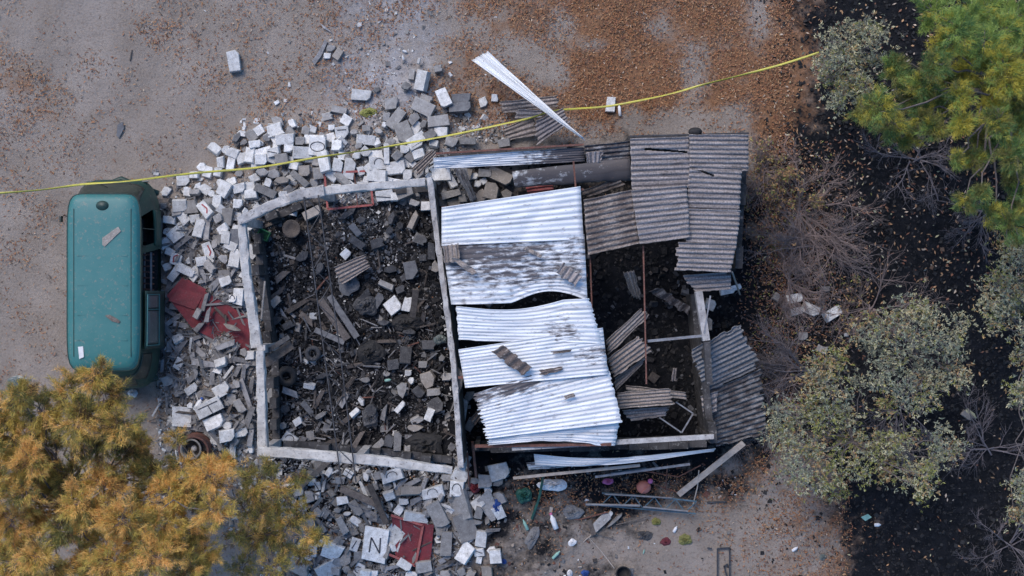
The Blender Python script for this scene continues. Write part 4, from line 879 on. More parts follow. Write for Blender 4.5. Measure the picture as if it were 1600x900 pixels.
# ------------------------------------------------------------ uncountable rubble, char debris, fallen leaves
def scatter_chips(name, label, cat, N, region, dens, sizes, mats, probs, lift=.0, flatn=.5, zfun=hz, aspr=(.25, 1)):
    x0, x1, y0, y1 = region; px = rng.uniform(x0, x1, N * 4); py = rng.uniform(y0, y1, N * 4)
    k = rng.random(N * 4) < dens(px, py); px, py = px[k][:N], py[k][:N]; n_ = len(px); z = zfun(px, py)
    s = rng.lognormal(math.log(sizes[0]), .55, n_); s = np.clip(s, sizes[0] * .3, sizes[1]); asp = rng.uniform(*aspr, n_)
    base = np.stack([(px - 800) / PXM, (450 - py) / PXM, z + lift + s * .15], -1)
    c = np.array([[-1, -1, -1], [1, -1, -1], [1, 1, -1], [-1, 1, -1], [-1, -1, 1], [1, -1, 1], [1, 1, 1], [-1, 1, 1]], float)[None] * (1 + rng.uniform(-.35, .15, (n_, 8, 3)))
    c = c * np.stack([s, s * asp, s * flatn * rng.uniform(.3, 1, n_)], -1)[:, None] * .5
    a, b, g = rng.uniform(0, 6.28, n_), rng.normal(0, .35, n_), rng.normal(0, .35, n_)
    def rot(v, i, j, t):
        ci, si = np.cos(t)[:, None], np.sin(t)[:, None]; w_ = v.copy(); w_[..., i] = v[..., i] * ci - v[..., j] * si; w_[..., j] = v[..., i] * si + v[..., j] * ci; return w_
    c = rot(rot(rot(c, 0, 2, b), 1, 2, g), 0, 1, a) + base[:, None]
    fi = np.array([[4, 5, 6, 7], [0, 1, 5, 4], [1, 2, 6, 5], [2, 3, 7, 6], [3, 0, 4, 7]])
    V = c[:, fi].reshape(-1, 3); mi = np.repeat(rng.choice(len(mats), n_, p=probs), 5)
    tag(link(name, npmesh(name, V, 4, mats, mi)), label, cat, None, "stuff")
def ringd(px, py):
    d = samp(G_H, px, py) * 3.2; room = (px > 412) & (px < 690) & (py > 318) & (py < 705); van_ = (px < 250) & (py > 280); bay_ = (px > 735) & (py > 225)
    return np.where(room | van_ | bay_, 0, d)
scatter_chips("small_rubble", "small chips of white and grey masonry between the fallen blocks", "rubble", 22000, (240, 800, 170, 900), ringd, (.045, .19), ["block_white", "block_grey", "batten_grey", "block_tan", "batten_brown", "block_dark"], [.27, .3, .2, .08, .05, .1])
scatter_chips("charred_debris", "burnt black and grey debris covering the floor of the roofless room", "debris", 24000, (412, 690, 318, 705), lambda x, y: np.full(len(x), .9), (.034, .16), ["charred", "block_dark", "ash", "batten_brown", "block_grey", "block_white", "block_slate"], [.70, .14, .04, .05, .03, .02, .02])
scatter_chips("charred_splinters", "thin burnt splinters and slats strewn over the roofless room", "debris", 1100, (412, 690, 318, 705), lambda x, y: .12 + .8 * (y > 500), (.16, .42), ["charred", "block_dark", "batten_brown", "batten_grey", "rust"], [.42, .26, .10, .18, .04], lift=.06, flatn=.06, aspr=(.05, .14))
scatter_chips("rubble_splinters", "thin grey splinters and slats strewn between the fallen blocks", "debris", 1500, (240, 800, 300, 900), ringd, (.18, .5), ["batten_grey", "block_grey", "batten_brown", "block_white"], [.45, .25, .2, .1], lift=.09, flatn=.06, aspr=(.06, .18))
scatter_chips("ash_debris", "pale ash and fine burnt scraps in the upper part of the roofless room", "debris", 4200, (412, 690, 318, 700), lambda x, y: np.exp(-((x - 590) / 50) ** 2 - ((y - 370) / 40) ** 2) + .5 * np.exp(-((x - 440) / 25) ** 2 - ((y - 400) / 40) ** 2) + .5 * np.exp(-((x - 465) / 50) ** 2 - ((y - 630) / 65) ** 2) + .3 * np.exp(-((x - 640) / 40) ** 2 - ((y - 620) / 60) ** 2), (.03, .12), ["ash", "block_slate", "block_grey", "block_white", "batten_brown"], [.4, .22, .2, .1, .08], lift=.02)
scatter_chips("bay_debris", "burnt debris in the dark right bay under the broken roof", "debris", 6000, (740, 1150, 235, 700), lambda x, y: np.full(len(x), .9), (.05, .22), ["charred", "block_dark", "batten_brown", "block_slate"], [.80, .12, .04, .04])
def yardd(px, py): return np.clip(.25 + .5 * np.sin(px * .02) * 0, 0, 1) * ((px > 740) & (py > 725)) * np.where(py < 780, 1, np.where(px < 930, .7, .08)) * np.where(px > 1160, .1, 1)
scatter_chips("yard_scraps", "scattered scraps and splinters on the dirt below the ruin", "debris", 2200, (740, 1200, 725, 900), yardd, (.034, .16), ["charred", "batten_brown", "rust", "block_grey", "plank_pale", "plastic_white"], [.3, .28, .12, .18, .08, .04], flatn=.3)
def dustd(px, py): return np.exp(-(((px - 600 + (py - 100) * .1) / 45) ** 2)) * (py < 190) + .5 * np.exp(-((px - 520) / 25) ** 2 - ((py - 80) / 25) ** 2) + .03
scatter_chips("masonry_crumbs", "pale crumbs of masonry strewn on the dirt above the ruin", "rubble", 650, (300, 780, 0, 200), dustd, (.032, .12), ["block_white", "block_grey", "batten_grey"], [.4, .4, .2])
def burnd(px, py): return samp(G_C, px, py) * (px > 1180)
scatter_chips("charred_clods", "charred clods and stubble on the burnt black ground", "ground cover", 14000, (1150, 1640, -20, 920), burnd, (.035, .10), ["charred", "rubber", "litter_dark", "block_dark"], [.62, .36, .02, .0], flatn=.5)

def leaves(name, label, N, dens, mats, probs, size=(.066, .020), region=(-40, 1640, -30, 930), zfun=hz):
    x0, x1, y0, y1 = region; px = rng.uniform(x0, x1, N * 5); py = rng.uniform(y0, y1, N * 5); k = rng.random(N * 5) < dens(px, py); px, py = px[k][:N], py[k][:N]; n_ = len(px)
    a = rng.uniform(0, 6.28, n_); L = size[0] * rng.uniform(.6, 1.35, n_); wd = size[1] * rng.uniform(.6, 1.4, n_)
    b = np.stack([(px - 800) / PXM, (450 - py) / PXM, zfun(px, py) + rng.uniform(.008, .05, n_)], -1); d = np.stack([np.cos(a), np.sin(a), rng.normal(0, .3, n_)], -1); s = np.stack([-np.sin(a), np.cos(a), rng.normal(0, .5, n_)], -1)
    V = np.stack([b - d * L[:, None] / 2, b + s * wd[:, None] / 2 + [0, 0, .004], b + d * L[:, None] / 2, b - s * wd[:, None] / 2 + [0, 0, .004]], 1).reshape(-1, 3)
    tag(link(name, npmesh(name, V, 4, mats, rng.choice(len(mats), n_, p=probs))), label, "leaf litter", None, "stuff")
patchy = lambda px, py: 0.5 + .27 * np.sin(px * .051 + 2 * np.sin(py * .033)) + .27 * np.sin(py * .063 + 1.7 * np.sin(px * .041 + 1)) + .2 * np.sin(px * .13 + py * .11)
def ld(px, py):
    l = LIT(px, py); inb = ((px > 395) & (px < 1160) & (py > 215) & (py < 740))
    return np.clip((l * 1.5 - .35) * .55 + l * (patchy(px, py) - .2) * .9, .012, 1) * np.where(inb, .06, 1) * np.where((px > 1240 + 90 * (py > 740)), .04, 1) * np.where((py > 800) & (px < 1160) & (px > 780), .35, 1)
leaves("leaf_litter", "dry orange brown leaves lying over the dirt yard", 60000, ld, ["litter_orange", "litter_tan", "litter_red", "litter_pale", "litter_dark"], [.36, .22, .26, .02, .14])
leaves("pale_leaf_litter", "sparse pale leaves fallen on the burnt black ground", 1500, lambda x, y: np.where(x > 1180, samp(G_C, x, y), 0) * np.where(y < 480, .8, .12), ["litter_tan", "litter_pale", "leaf_pale", "litter_red"], [.4, .15, .15, .3], (.085, .035), (1170, 1620, -10, 910))

# ------------------------------------------------------------ odd things
flat("metal_door", "crimson sheet metal door half buried in rubble beside the van, upper one", "door", [(262, 462), (286, 434), (392, 498), (388, 548), (366, 546), (302, 514)], .52, .02, "red_paint", (3, 4), "red metal doors")
flat("red_sheet_metal", "crimson strip of sheet metal above the buried crimson door", "sheet metal", [(264, 470), (292, 436), (322, 452), (305, 484)], .60, .015, "red_paint", (-4, 6))
dr2 = thing("metal_door", "crimson metal door with pinkish frame lying below the bottom beam", "door", W(648, 846, .35), 0, "red metal doors")
P = [W(x, y, .4) - W(648, 846, .4) for x, y in ((612, 808), (678, 820), (673, 874), (650, 883), (618, 868))]
MB().poly([(p.x, p.y) for p in P], 0, .02).build("door_leaf", "red_paint", dr2)
fr = MB()
for a, b_ in (((611, 805), (661, 821)), ((661, 821), (649, 884)), ((649, 884), (608, 866))): fr.bar(W(*a, .4) - W(648, 846, .33), W(*b_, .4) - W(648, 846, .33), .05, .04)
fr.build("door_frame", "red_frame", dr2)
wf = thing("window_frame", "red steel window frame lying under the top beam", "window frame", W(545, 298, .35)); f = MB()
o0 = W(545, 298, .35)
for a, b_ in (((507, 270), (577, 267)), ((577, 267), (583, 320)), ((583, 320), (512, 327)), ((512, 327), (507, 270)), ((508, 298), (580, 293))): f.bar(W(*a, .40) - o0, W(*b_, .40) - o0, .045, .035)
f.build("frame", "red_frame", wf)
f = MB()
for t in (.33, .66): f.bar(W(507 + 70 * t, 270 - 3 * t, .38) - o0, W(512 + 71 * t, 327 - 7 * t, .38) - o0, .018)
f.build("glazing_bar", "rust", wf)
# rusty drum
dl = W(314, 692, 0); drum = thing("steel_drum", "rusty red open drum standing in the rubble beside the yellow tree", "drum", dl)
MB().lathe((0, 0, 0), [(.30, .1), (.33, .1), (.33, .4), (.345, .42), (.33, .44), (.33, .72), (.34, .74), (.29, .74), (.285, .2), (.001, .2)], 32, axis=Matrix.Rotation(R(8), 3, 'X')).build("shell", "rust", drum, True)
MB().lathe((-.06, -.06, .1), [(.001, .3), (.18, .3), (.20, .62), (.235, .64), (.235, .66), (.195, .66), (.175, .36)], 28).build("bucket_liner", "block_tan", drum, True)
MB().lathe((-.05, -.07, .35), [(.001, .2), (.06, .18), (.07, .1)], 14).build("knob", "plastic_white", drum, True)
def lathe_thing(name, label, cat, px, py, z, prof, mt, tilt=(0, 0), n=24, sc_=(1, 1, 1), group=None):
    o = MB().lathe((0, 0, 0), prof, n, axis=Matrix.Diagonal(sc_)).build(name, mt, None, True); o.location = W(px, py, z); o.rotation_euler = (R(tilt[0]), R(tilt[1]), 0); return tag(o, label, cat, group)
torus = lambda Rr, r: [(Rr + r * math.cos(a), r + r * math.sin(a)) for a in np.linspace(0, 2 * math.pi, 11)]
lathe_thing("clay_pot", "round brown dish shaped pot near the top left of the burnt room", "pot", 457, 358, .35, [(.001, .06), (.13, .05), (.19, .10), (.20, .17), (.185, .18), (.12, .10), (.001, .09)], "batten_brown")
TY = "tyres in the burnt room"
lathe_thing("old_tyre", "burnt tyre just right of the left beam, larger of the pair", "tyre", 449, 587, .3, torus(.16, .07), "rubber", (6, 0), group=TY)
lathe_thing("old_tyre", "burnt tyre touching the left beam, smaller of the pair", "tyre", 428, 591, .25, torus(.11, .05), "rubber", (-6, 5), group=TY)
lathe_thing("old_tyre", "burnt tyre above the leaning truss end near the middle of the room", "tyre", 489, 552, .28, torus(.13, .05), "block_dark", (4, 4), group=TY)
lathe_thing("black_tub", "round black tub at the bottom edge below the ruin", "tub", 973, 894, .02, [(.001, .03), (.14, .03), (.16, .2), (.175, .21), (.15, .21), (.13, .05), (.001, .045)], "rubber")
lathe_thing("black_bundle", "round black object stuck on the top edge of the right roof", "bundle", 1086, 206, 2.55, [(.001, .09), (.09, .08), (.13, .03), (.12, 0)], "rubber", sc_=(1.1, .7, 1))
pot = lathe_thing("salmon_pot", "round salmon pot with a pink knob below the right bay", "pot", 1005, 760, .1, [(.001, .02), (.12, .03), (.165, .10), (.15, .17), (.08, .21), (.001, .22)], "salmon", sc_=(1, .92, 1))
p_ = MB().lathe((.14, .14, .12), [(.001, .0), (.05, .01), (.06, .06), (.03, .09), (.001, .09)], 12).build("knob", "pink", pot, True)
p_ = MB().tube([(-.05, -.12, .2), (.03, -.03, .23), (.09, .02, .21)], .014, 6).build("handle", "salmon", pot)
cr = thing("plastic_crate", "small green plastic crate in the top left corner of the burnt room", "crate", W(413, 367, .3), R(-25))
MB().box((0, 0, .01), (.24, .2, .02)).build("base", "plastic_green", cr)
for c, d in (((0, .1, .08), (.25, .02, .14)), ((0, -.1, .08), (.25, .02, .14)), ((.12, 0, .08), (.02, .2, .14)), ((-.12, 0, .08), (.02, .2, .14))): MB().box(c, d).build("side", "plastic_green", cr)
def bottle(label, px, py, L, ang, mt, cap=None, z=.06, r=.035):
    o = MB().lathe((0, 0, 0), [(.001, -L / 2), (r, -L / 2 + .01), (r * 1.02, L * .2), (r * .45, L * .38), (r * .4, L / 2), (.001, L / 2)], 12, axis=Matrix.Rotation(R(90), 3, 'Y')).build("plastic_bottle", mt, None, True)
    o.location = W(px, py, z + hz1(px, py)); o.rotation_euler = (0, 0, R(ang)); tag(o, label, "bottle", "plastic bottles")
    if cap: MB().lathe((L / 2, 0, 0), [(r * .55, -.02), (r * .55, .025), (.001, .025)], 10, axis=Matrix.Rotation(R(90), 3, 'Y')).build("cap", cap, o, True)
bottle("clear bottle with pinkish label lying beside the lone white block on the tape", 968, 172, .28, 95, "plastic_white", "maroon")
bottle("pale bottle with a blue cap in the rubble above the rusty drum", 310, 632, .3, 60, "plastic_white", "plastic_blue", .2, .06)
bottle("pale green bottle lying among scraps, lower left of the yard", 869, 867, .24, 45, "plastic_pale_green")
bottle("milky green bottle beside the plastic sheet left of the yard", 821, 820, .26, 115, "plastic_pale_green")
bottle("pink and white bottle with tapering end in the scraps", 865, 815, .36, 110, "plastic_white", "pink", .06, .06)
bottle("small white tube lying on bare dirt in the yard", 1055, 827, .16, 60, "plastic_white", None, .03)
bottle("white tube near the orange leaf patch lower right", 1242, 858, .16, 35, "plastic_white", None, .03)
bottle("cream bottle on the burnt ground below the sage bush", 1371, 820, .15, 0, "plastic_white", None, .03, .04)
bottle("pale green stub in the bottom right of the burnt room", 606, 594, .15, 10, "plastic_pale_green", None, .2, .03)
bottle("tan bottle lying alone on the burnt ground far right", 1517, 647, .30, -38, "leaf_pale", None, .05, .06)
bottle("slim green bottle in bare dirt, middle of the yard", 1006, 862, .11, 75, "plastic_pale_green", None, .02, .015)
def crumple(name, label, cat, px, py, rx, ry, mt, hgt=.12, z=0, seed=1, group=None, ang=0):
    rr = random.Random(seed); n, k = 20, 7; V = []; F = []; rad = [rr.uniform(.65, 1.1) for _ in range(n)]; rad = [(rad[i] + rad[(i + 1) % n]) / 2 for i in range(n)]
    for j in range(k + 1):
        for i in range(n):
            f = j / k; a = 2 * math.pi * i / n; V.append((m(rx) * f * rad[i] * math.cos(a), m(ry) * f * rad[i] * math.sin(a), hgt * (1 - f) ** .7 * rr.uniform(.5, 1.2) + .02))
    for j in range(k):
        for i in range(n): i2 = (i + 1) % n; F.append([j * n + i, j * n + i2, (j + 1) * n + i2, (j + 1) * n + i])
    o = link(name, pymesh(name, V, F, mt)); md = o.modifiers.new("t", 'SOLIDIFY'); md.thickness = .006
    o.location = W(px, py, z + hz1(px, py)); o.rotation_euler = (0, 0, R(ang)); return tag(o, label, cat, group)
crumple("burnt_cloth", "black burnt heap at the bottom right corner of the burnt room", "cloth", 664, 695, 36, 24, "rubber", .16, .1, 31)
crumple("burnt_cloth", "black blistered heap in the upper middle of the burnt room", "cloth", 572, 478, 20, 18, "block_dark", .16, .15, 32)
crumple("white_cloth", "crumpled white cloth on the scraps below the zinc strips", "cloth", 864, 757, 26, 11, "plastic_white", .14, .1, 3)
crumple("plastic_bag", "magenta bag scrap below the pale purlin", "bag", 950, 752, 11, 5, "pink", .08, .1, 4, ang=15)
crumple("green_net", "dark green crumpled netting at the left of the yard", "net", 818, 775, 13, 14, "plastic_teal", .15, .05, 5)
crumple("grey_tarp", "grey tarp crumpled on the dirt below the white cloth", "tarp", 893, 800, 20, 13, "block_slate", .1, 0, 6)
crumple("plastic_sheet", "greyish clear plastic sheet lying left in the yard", "sheet", 832, 838, 11, 22, "batten_grey", .07, 0, 7, ang=-25)
crumple("yellow_scrap", "mustard yellow rag on the dirt below the blue girder", "rag", 1025, 815, 8, 7, "needle_olive", .08, 0, 8)
crumple("moss_clump", "olive weed clump on bare dirt right of the maroon rag", "weed", 1070, 843, 12, 10, "needle_olive", .08, 0, 9)
crumple("maroon_rag", "maroon rag on the bare dirt of the yard", "rag", 1040, 846, 9, 7, "maroon", .06, 0, 10)
crumple("black_rag", "black burnt rag left of the maroon rag", "rag", 1007, 836, 14, 8, "block_dark", .06, 0, 11)
crumple("red_rag", "red rag in the rubble right of the bottom beam end", "rag", 742, 762, 9, 10, "red_paint", .12, .1, 12)
crumple("blue_bag", "blue bag scrap right of the lower crimson door", "bag", 664, 880, 6, 6, "plastic_blue", .08, .05, 13)
crumple("blue_bag", "blue bag scrap at the bottom edge left of the black tub", "bag", 914, 895, 7, 5, "plastic_blue", .08, 0, 14)
crumple("blue_bag", "blue bag scrap beside the square white block at the bottom", "bag", 787, 877, 5, 4, "plastic_blue", .06, 0, 15)
crumple("white_bag", "small white bag at the bottom edge of the yard", "bag", 890, 895, 5, 6, "plastic_white", .08, 0, 16)
crumple("white_bag", "twin white scraps under the brown sticks in the yard", "bag", 893, 847, 8, 6, "plastic_white", .05, 0, 17)
crumple("blue_bag", "pale blue shredded plastic beside the partition beam", "bag", 688, 530, 12, 8, "glass_dusty", .1, .2, 18)
crumple("burnt_cloth", "soft black burnt heap in the middle of the burnt room", "cloth", 578, 552, 26, 22, "rubber", .18, .12, 19)
crumple("burnt_cloth", "soft black burnt heap above the right end of the room", "cloth", 635, 505, 30, 14, "rubber", .14, .12, 20)
crumple("burnt_cloth", "dull violet burnt cloth at the bottom of the burnt room", "cloth", 578, 652, 14, 20, "block_dark", .12, .15, 21)
crumple("burnt_cloth", "grey burnt cloth by the truss in the upper room", "cloth", 545, 440, 18, 22, "block_slate", .1, .1, 22)
crumple("pale_scrap", "pale bluish scraps on the leafy dirt left of the van", "scrap", 28, 595, 20, 10, "glass_dusty", .04, 0, 23)
crumple("pale_scrap", "pale scrap right behind the van's rear corner", "scrap", 208, 614, 8, 7, "plastic_white", .1, 0, 24)
crumple("blue_scrap", "pale blue plastic scrap on the burnt ground lower right", "scrap", 1285, 870, 6, 5, "glass_dusty", .06, 0, 25)
crumple("grass_tuft", "small dark green weed above the block heap", "weed", 578, 176, 16, 8, "leaf_moss", .1, 0, 26)
flat("kite_slab", "pale kite shaped slab lying right of the lower rubble", "slab", [(745, 782), (762, 764), (768, 770), (775, 788), (774, 812), (768, 815), (756, 800)], .38, .03, "block_grey", (5, -4))
crumple("blue_basin", "dark blue basin rim sticking out behind the kite slab", "basin", 775, 792, 8, 14, "plastic_blue", .1, .1, 27)
flat("paper_scrap", "dark card lying at the bottom edge of the yard", "card", [(972, 886), (990, 888), (988, 902), (970, 900)], .02, .02, "block_slate")
flat("roof_tile", "grey curved shard in the leaves upper left", "shard", [(184, 195), (192, 190), (194, 200), (186, 216), (182, 212)], .015, .02, "block_slate", (3, 5))
flat("green_scrap", "bright green scrap on the burnt ground under the sage bush", "scrap", [(1345, 808), (1356, 803), (1362, 808), (1352, 814)], .06, .01, "plastic_pale_green")
flat("splinter", "pale splinter pile on the dirt at the top left of the heap", "splinter", [(488, 96), (500, 78), (508, 62), (512, 66), (502, 88), (492, 102)], .03, .04, "batten_grey")
flat("splinter", "thin grey splinter above the small block cluster near the top", "splinter", [(500, 36), (516, 48), (519, 52), (505, 44)], .03, .03, "batten_grey")
bf = thing("bracket_frame", "rusty black bracket frame lying at the bottom edge", "frame", W(1131, 878, .04)); o0 = W(1131, 878, .04); f = MB()
for a, b_ in (((1121, 857), (1121, 905)), ((1121, 857), (1140, 856)), ((1140, 856), (1140, 905)), ((1105, 856), (1112, 857)), ((1131, 884), (1137, 905)), ((1137, 881), (1131, 886))): f.bar(W(*a, .05) - o0, W(*b_, .05) - o0, .03, .03)
f.build("bars", "dark_steel", bf)
df = thing("wire_frame", "diamond shaped steel wire frame in the lower right bay", "wire frame", W(1060, 650, 1.3)); o0 = W(1060, 650, 1.3); f = MB()
for a, b_ in (((1056, 628), (1083, 646)), ((1083, 646), (1065, 676)), ((1065, 676), (1030, 652))): f.bar(W(*a, 1.3) - o0, W(*b_, 1.3) - o0, .03)
f.build("rods", "grey_steel", df)
sticks = [("long thin stick slanting down left in the yard scraps", [(877, 877, .06), (925, 835, .1), (931, 826, .1)], .012, "plank_pale"), ("long thin stick slanting down right in the yard", [(920, 840, .1), (940, 862, .06), (960, 888, .04)], .012, "plank_pale"),
  ("brown stick running right from the yard scraps", [(872, 812, .1), (905, 826, .1), (960, 842, .05)], .012, "batten_brown"), ("dark green broom handle beside the white cloth", [(831, 811, .25), (842, 780, .4), (849, 745, .5)], .03, "plastic_teal"),
  ("thin rod standing on the broom handle", [(848, 752, .5), (858, 715, .9)], .012, "dark_steel"), ("brown rod below the blue girder pointing right", [(963, 820, .1), (1010, 808, .1), (1014, 805, .1)], .012, "batten_brown"),
  ("dark bar on the dirt right of the blue girder", [(1105, 785, .05), (1135, 784, .05)], .022, "dark_steel"), ("rusty rod upright in picture right of the salmon pot", [(1040, 765, .2), (1043, 725, .5)], .014, "rust"),
  ("pale bent rod second right of the salmon pot", [(1092, 735, .5), (1090, 760, .3), (1082, 792, .2)], .014, "plank_pale"), ("rusty rod across the girder top", [(1000, 735, .4), (1060, 745, .4), (1095, 727, .5)], .014, "rust"),
  ("bluish pipe below the pale purlin", [(955, 740, .4), (1010, 732, .4)], .03, "blue_steel"), ("grey rod lying along the blue girder top", [(945, 772, .3), (1050, 778, .3)], .018, "grey_steel"),
  ("rust red pipe under the white cloth", [(840, 800, .1), (905, 812, .1), (950, 800, .15)], .018, "rust"), ("grey pipe stub leaving the bottom edge of the rubble", [(735, 865, .2), (740, 905, .1)], .035, "grey_steel"),
  ("thin dark stick on the leaves at the upper left", [(203, 95, .02), (206, 78, .02)], .014, "batten_brown"), ("rusty rod beside the dark gap right of the partition end", [(730, 708, .9), (733, 760, .4)], .02, "rust"),
  ("rust strip beside the lower right beam end", [(738, 690, 1.2), (744, 745, .8)], .03, "rust"), ("brown stick left below the bracket rods of the yard", [(905, 845, .06), (893, 862, .03)], .012, "batten_brown"),
  ("brown rod crossing the salmon pot area", [(1010, 752, .25), (1060, 770, .15)], .012, "rust"), ("thin brown stick on bare dirt above the black bracket frame", [(1128, 835, .02), (1148, 850, .02)], .008, "batten_brown")]
for lb, pts, r, mt in sticks: pole(lb, pts, r, mt, "stick", "stick", "loose sticks and rods of the yard")

# ------------------------------------------------------------ plants
def unit(v): return v / np.maximum(1e-6, np.linalg.norm(v, axis=-1, keepdims=True))
def needles(C_, D_, n_per, length, width, spread, probs, leaf=False, gcol=None):
    N = len(C_) * n_per; c = np.repeat(C_, n_per, 0); d = np.repeat(D_, n_per, 0)
    r = rng.normal(0, 1, (N, 3)); dirv = unit(d + r * spread); L = length * rng.uniform(.6, 1.25, (N, 1))
    b = c + rng.normal(0, length * .22, (N, 3)); s = unit(np.cross(dirv, rng.normal(0, 1, (N, 3)) + (np.array([0, 0, 1.6]) if leaf else 0))) * width * rng.uniform(.7, 1.3, (N, 1))
    mi = np.repeat(gcol, n_per) if gcol is not None else rng.choice(len(probs), N, p=probs)
    sw = rng.random(N) < .28; mi = np.where(sw, rng.choice(len(probs), N, p=probs), mi)
    if leaf: V = np.stack([b, b + dirv * L * .45 + s, b + dirv * L, b + dirv * L * .45 - s], 1).reshape(-1, 3); return V, 4, mi
    return np.stack([b - s, b + s, b + dirv * L], 1).reshape(-1, 3), 3, mi
def limb(mb, a, b_, r0, r1, seed, n=5, mi=0, sides=6, bend=.12):
    rr = random.Random(seed); a, b_ = Vector(a), Vector(b_); L = (b_ - a).length; pts = []
    for i in range(n + 1):
        t = i / n; o = Vector((rr.uniform(-1, 1), rr.uniform(-1, 1), rr.uniform(-.5, .5))) * bend * L * math.sin(t * math.pi) * .6; pts.append(a.lerp(b_, t) + o)
    mb.tube(pts, [r0 * (1 - i / n) + r1 * i / n for i in range(n + 1)], sides, mi); return pts
def plant(name, label, cat, base, blobs, mats, style, seed, bark="bark", group=None, trunk_r=.14, top=None):
    """blobs: (px,py,z,r_px,flat,branchlets,[material weights])"""
    global rng
    rng = np.random.default_rng(seed); rr = random.Random(seed)
    B = W(base[0], base[1], 0); root = thing(name, label, cat, B, 0, group); tr = MB(); tw = MB(); allV = []; allM = []; k_ = 4 if style['leaf'] else 3
    cs = [W(b[0], b[1], b[2]) for b in blobs]; mean = sum(cs, Vector()) / len(cs); topz = max(c.z for c in cs) * .72
    tp = W(*top) if top else Vector((B.x * .4 + mean.x * .6, B.y * .4 + mean.y * .6, topz))
    spine = limb(tr, (0, 0, -.1), tp - B, trunk_r, trunk_r * .35, seed, 8, 0, 9, .05)
    for i, (b, c) in enumerate(zip(blobs, cs)):
        cl = c - B; st = min(spine[3:] if len(blobs) > 12 else spine[1:], key=lambda p: abs(p.z + .55 * math.hypot(p.x - cl.x, p.y - cl.y) * .6 - cl.z) + rr.random() * .3); r = m(b[3]) * (H - b[2]) / H
        limb(tr, st, cl - Vector((0, 0, r * .35)), max(.016, trunk_r * .2), .010, seed * 31 + i, 6, 0, 5)
        nb = b[5]; wts = np.array(b[6], float); wts /= wts.sum(); Cs = []; Ds = []; G = []
        for k in range(nb):
            az = rr.uniform(0, 6.283); el = rr.uniform(-.25, 1.1); d = Vector((math.cos(az) * math.cos(el), math.sin(az) * math.cos(el), math.sin(el) * b[4])); d.normalize()
            Lb = r * rr.uniform(.55, 1.15); s0 = cl + Vector((rr.gauss(0, r * .15), rr.gauss(0, r * .15), -r * .1)); e = s0 + d * Lb; e.z -= style.get('droop', 0) * Lb
            if k % style['twig_every'] == 0: limb(tw, s0, e, style.get('tr', .009), .003, seed * 77 + i * 100 + k, 3, 0, 3, .18)
            nt_ = style['tufts']; gc = rr.choices(range(len(mats)), wts)[0]
            for q in range(nt_):
                t = .35 + .65 * (q + rr.random()) / nt_; p = s0.lerp(e, t) + Vector((rr.gauss(0, 1), rr.gauss(0, 1), rr.gauss(0, .6))) * style['loose']; Cs.append(p[:]); Ds.append((d * .8 + Vector((0, 0, .35)))[:]); G.append(gc)
        Vv, kk, mi = needles(np.array(Cs), np.array(Ds), style['n'], style['len'], style['w'], style['spread'], wts, style['leaf'], np.array(G)); allV.append(Vv); allM.append(mi)
    o_ = len(tr.V); tr.V += tw.V; tr.F += [[q + o_ for q in f] for f in tw.F]; tr.M += [1] * len(tw.F)
    tr.build("trunk", [bark, style.get('twig', "twig_grey")], root)
    link("crown", npmesh("crown", np.concatenate(allV), k_, mats, np.concatenate(allM)), root)
    return root
PINE = dict(leaf=False, n=24, len=.11, w=.0042, spread=.5, tufts=7, loose=.035, twig_every=2, droop=.1, twig="twig_pink", tr=.012)
PM = ["needle_orange", "needle_ochre", "needle_olive", "needle_brown"]
A, Bc, Cc = [6, 3, 1.5, .6], [3, 4, 3.5, 1], [1, 2, 6, 2]
rq = random.Random(5)
bl_ = []
for (x, y, r, cw) in [(20, 680, 40, Bc), (60, 640, 38, Bc), (110, 610, 34, Bc), (150, 585, 26, Bc), (170, 620, 34, Bc), (120, 660, 40, Bc), (70, 700, 36, Cc), (20, 740, 42, A), (45, 720, 32, A), (150, 700, 40, Cc), (185, 665, 36, Bc), (215, 695, 30, Bc),
    (110, 745, 36, Cc), (65, 790, 38, A), (15, 810, 42, A), (160, 760, 36, A), (200, 740, 32, A), (240, 740, 34, Cc), (225, 785, 32, A), (190, 815, 38, A), (245, 820, 36, A), (135, 820, 36, A), (95, 830, 28, Cc), (285, 735, 28, A), (330, 745, 34, A),
    (355, 730, 22, A), (300, 775, 30, Cc), (335, 800, 28, A), (300, 830, 34, Bc), (320, 870, 30, A), (240, 870, 36, A), (170, 880, 38, A), (20, 880, 40, Bc), (55, 870, 28, A), (130, 880, 20, Bc), (290, 890, 34, Bc), (40, 915, 40, Cc), (120, 785, 34, A), (10, 650, 34, Bc), (30, 620, 24, Bc), (-10, 700, 36, Bc), (20, 700, 34, Bc), (80, 660, 30, Bc), (140, 640, 26, Bc), (200, 690, 28, Bc), (-10, 800, 36, A), (30, 840, 34, A), (80, 890, 34, A), (150, 910, 34, A), (210, 850, 30, A), (105, 770, 30, Bc), (85, 750, 34, Bc), (140, 800, 30, A), (160, 845, 34, A), (60, 735, 30, A), (265, 770, 28, A), (265, 850, 28, A), (275, 800, 24, A), (-20, 760, 40, A), (-20, 850, 40, A), (200, 915, 40, Bc), (35, 765, 28, Bc)]:
    bl_.append((x, y, rq.uniform(3.4, 4.8), r * 1.02, .6, int(r * .95), cw))
plant("pine_tree", "large pine with orange and ochre needles filling the lower left corner", "tree", (110, 800), bl_, PM, PINE, 101, trunk_r=.17)
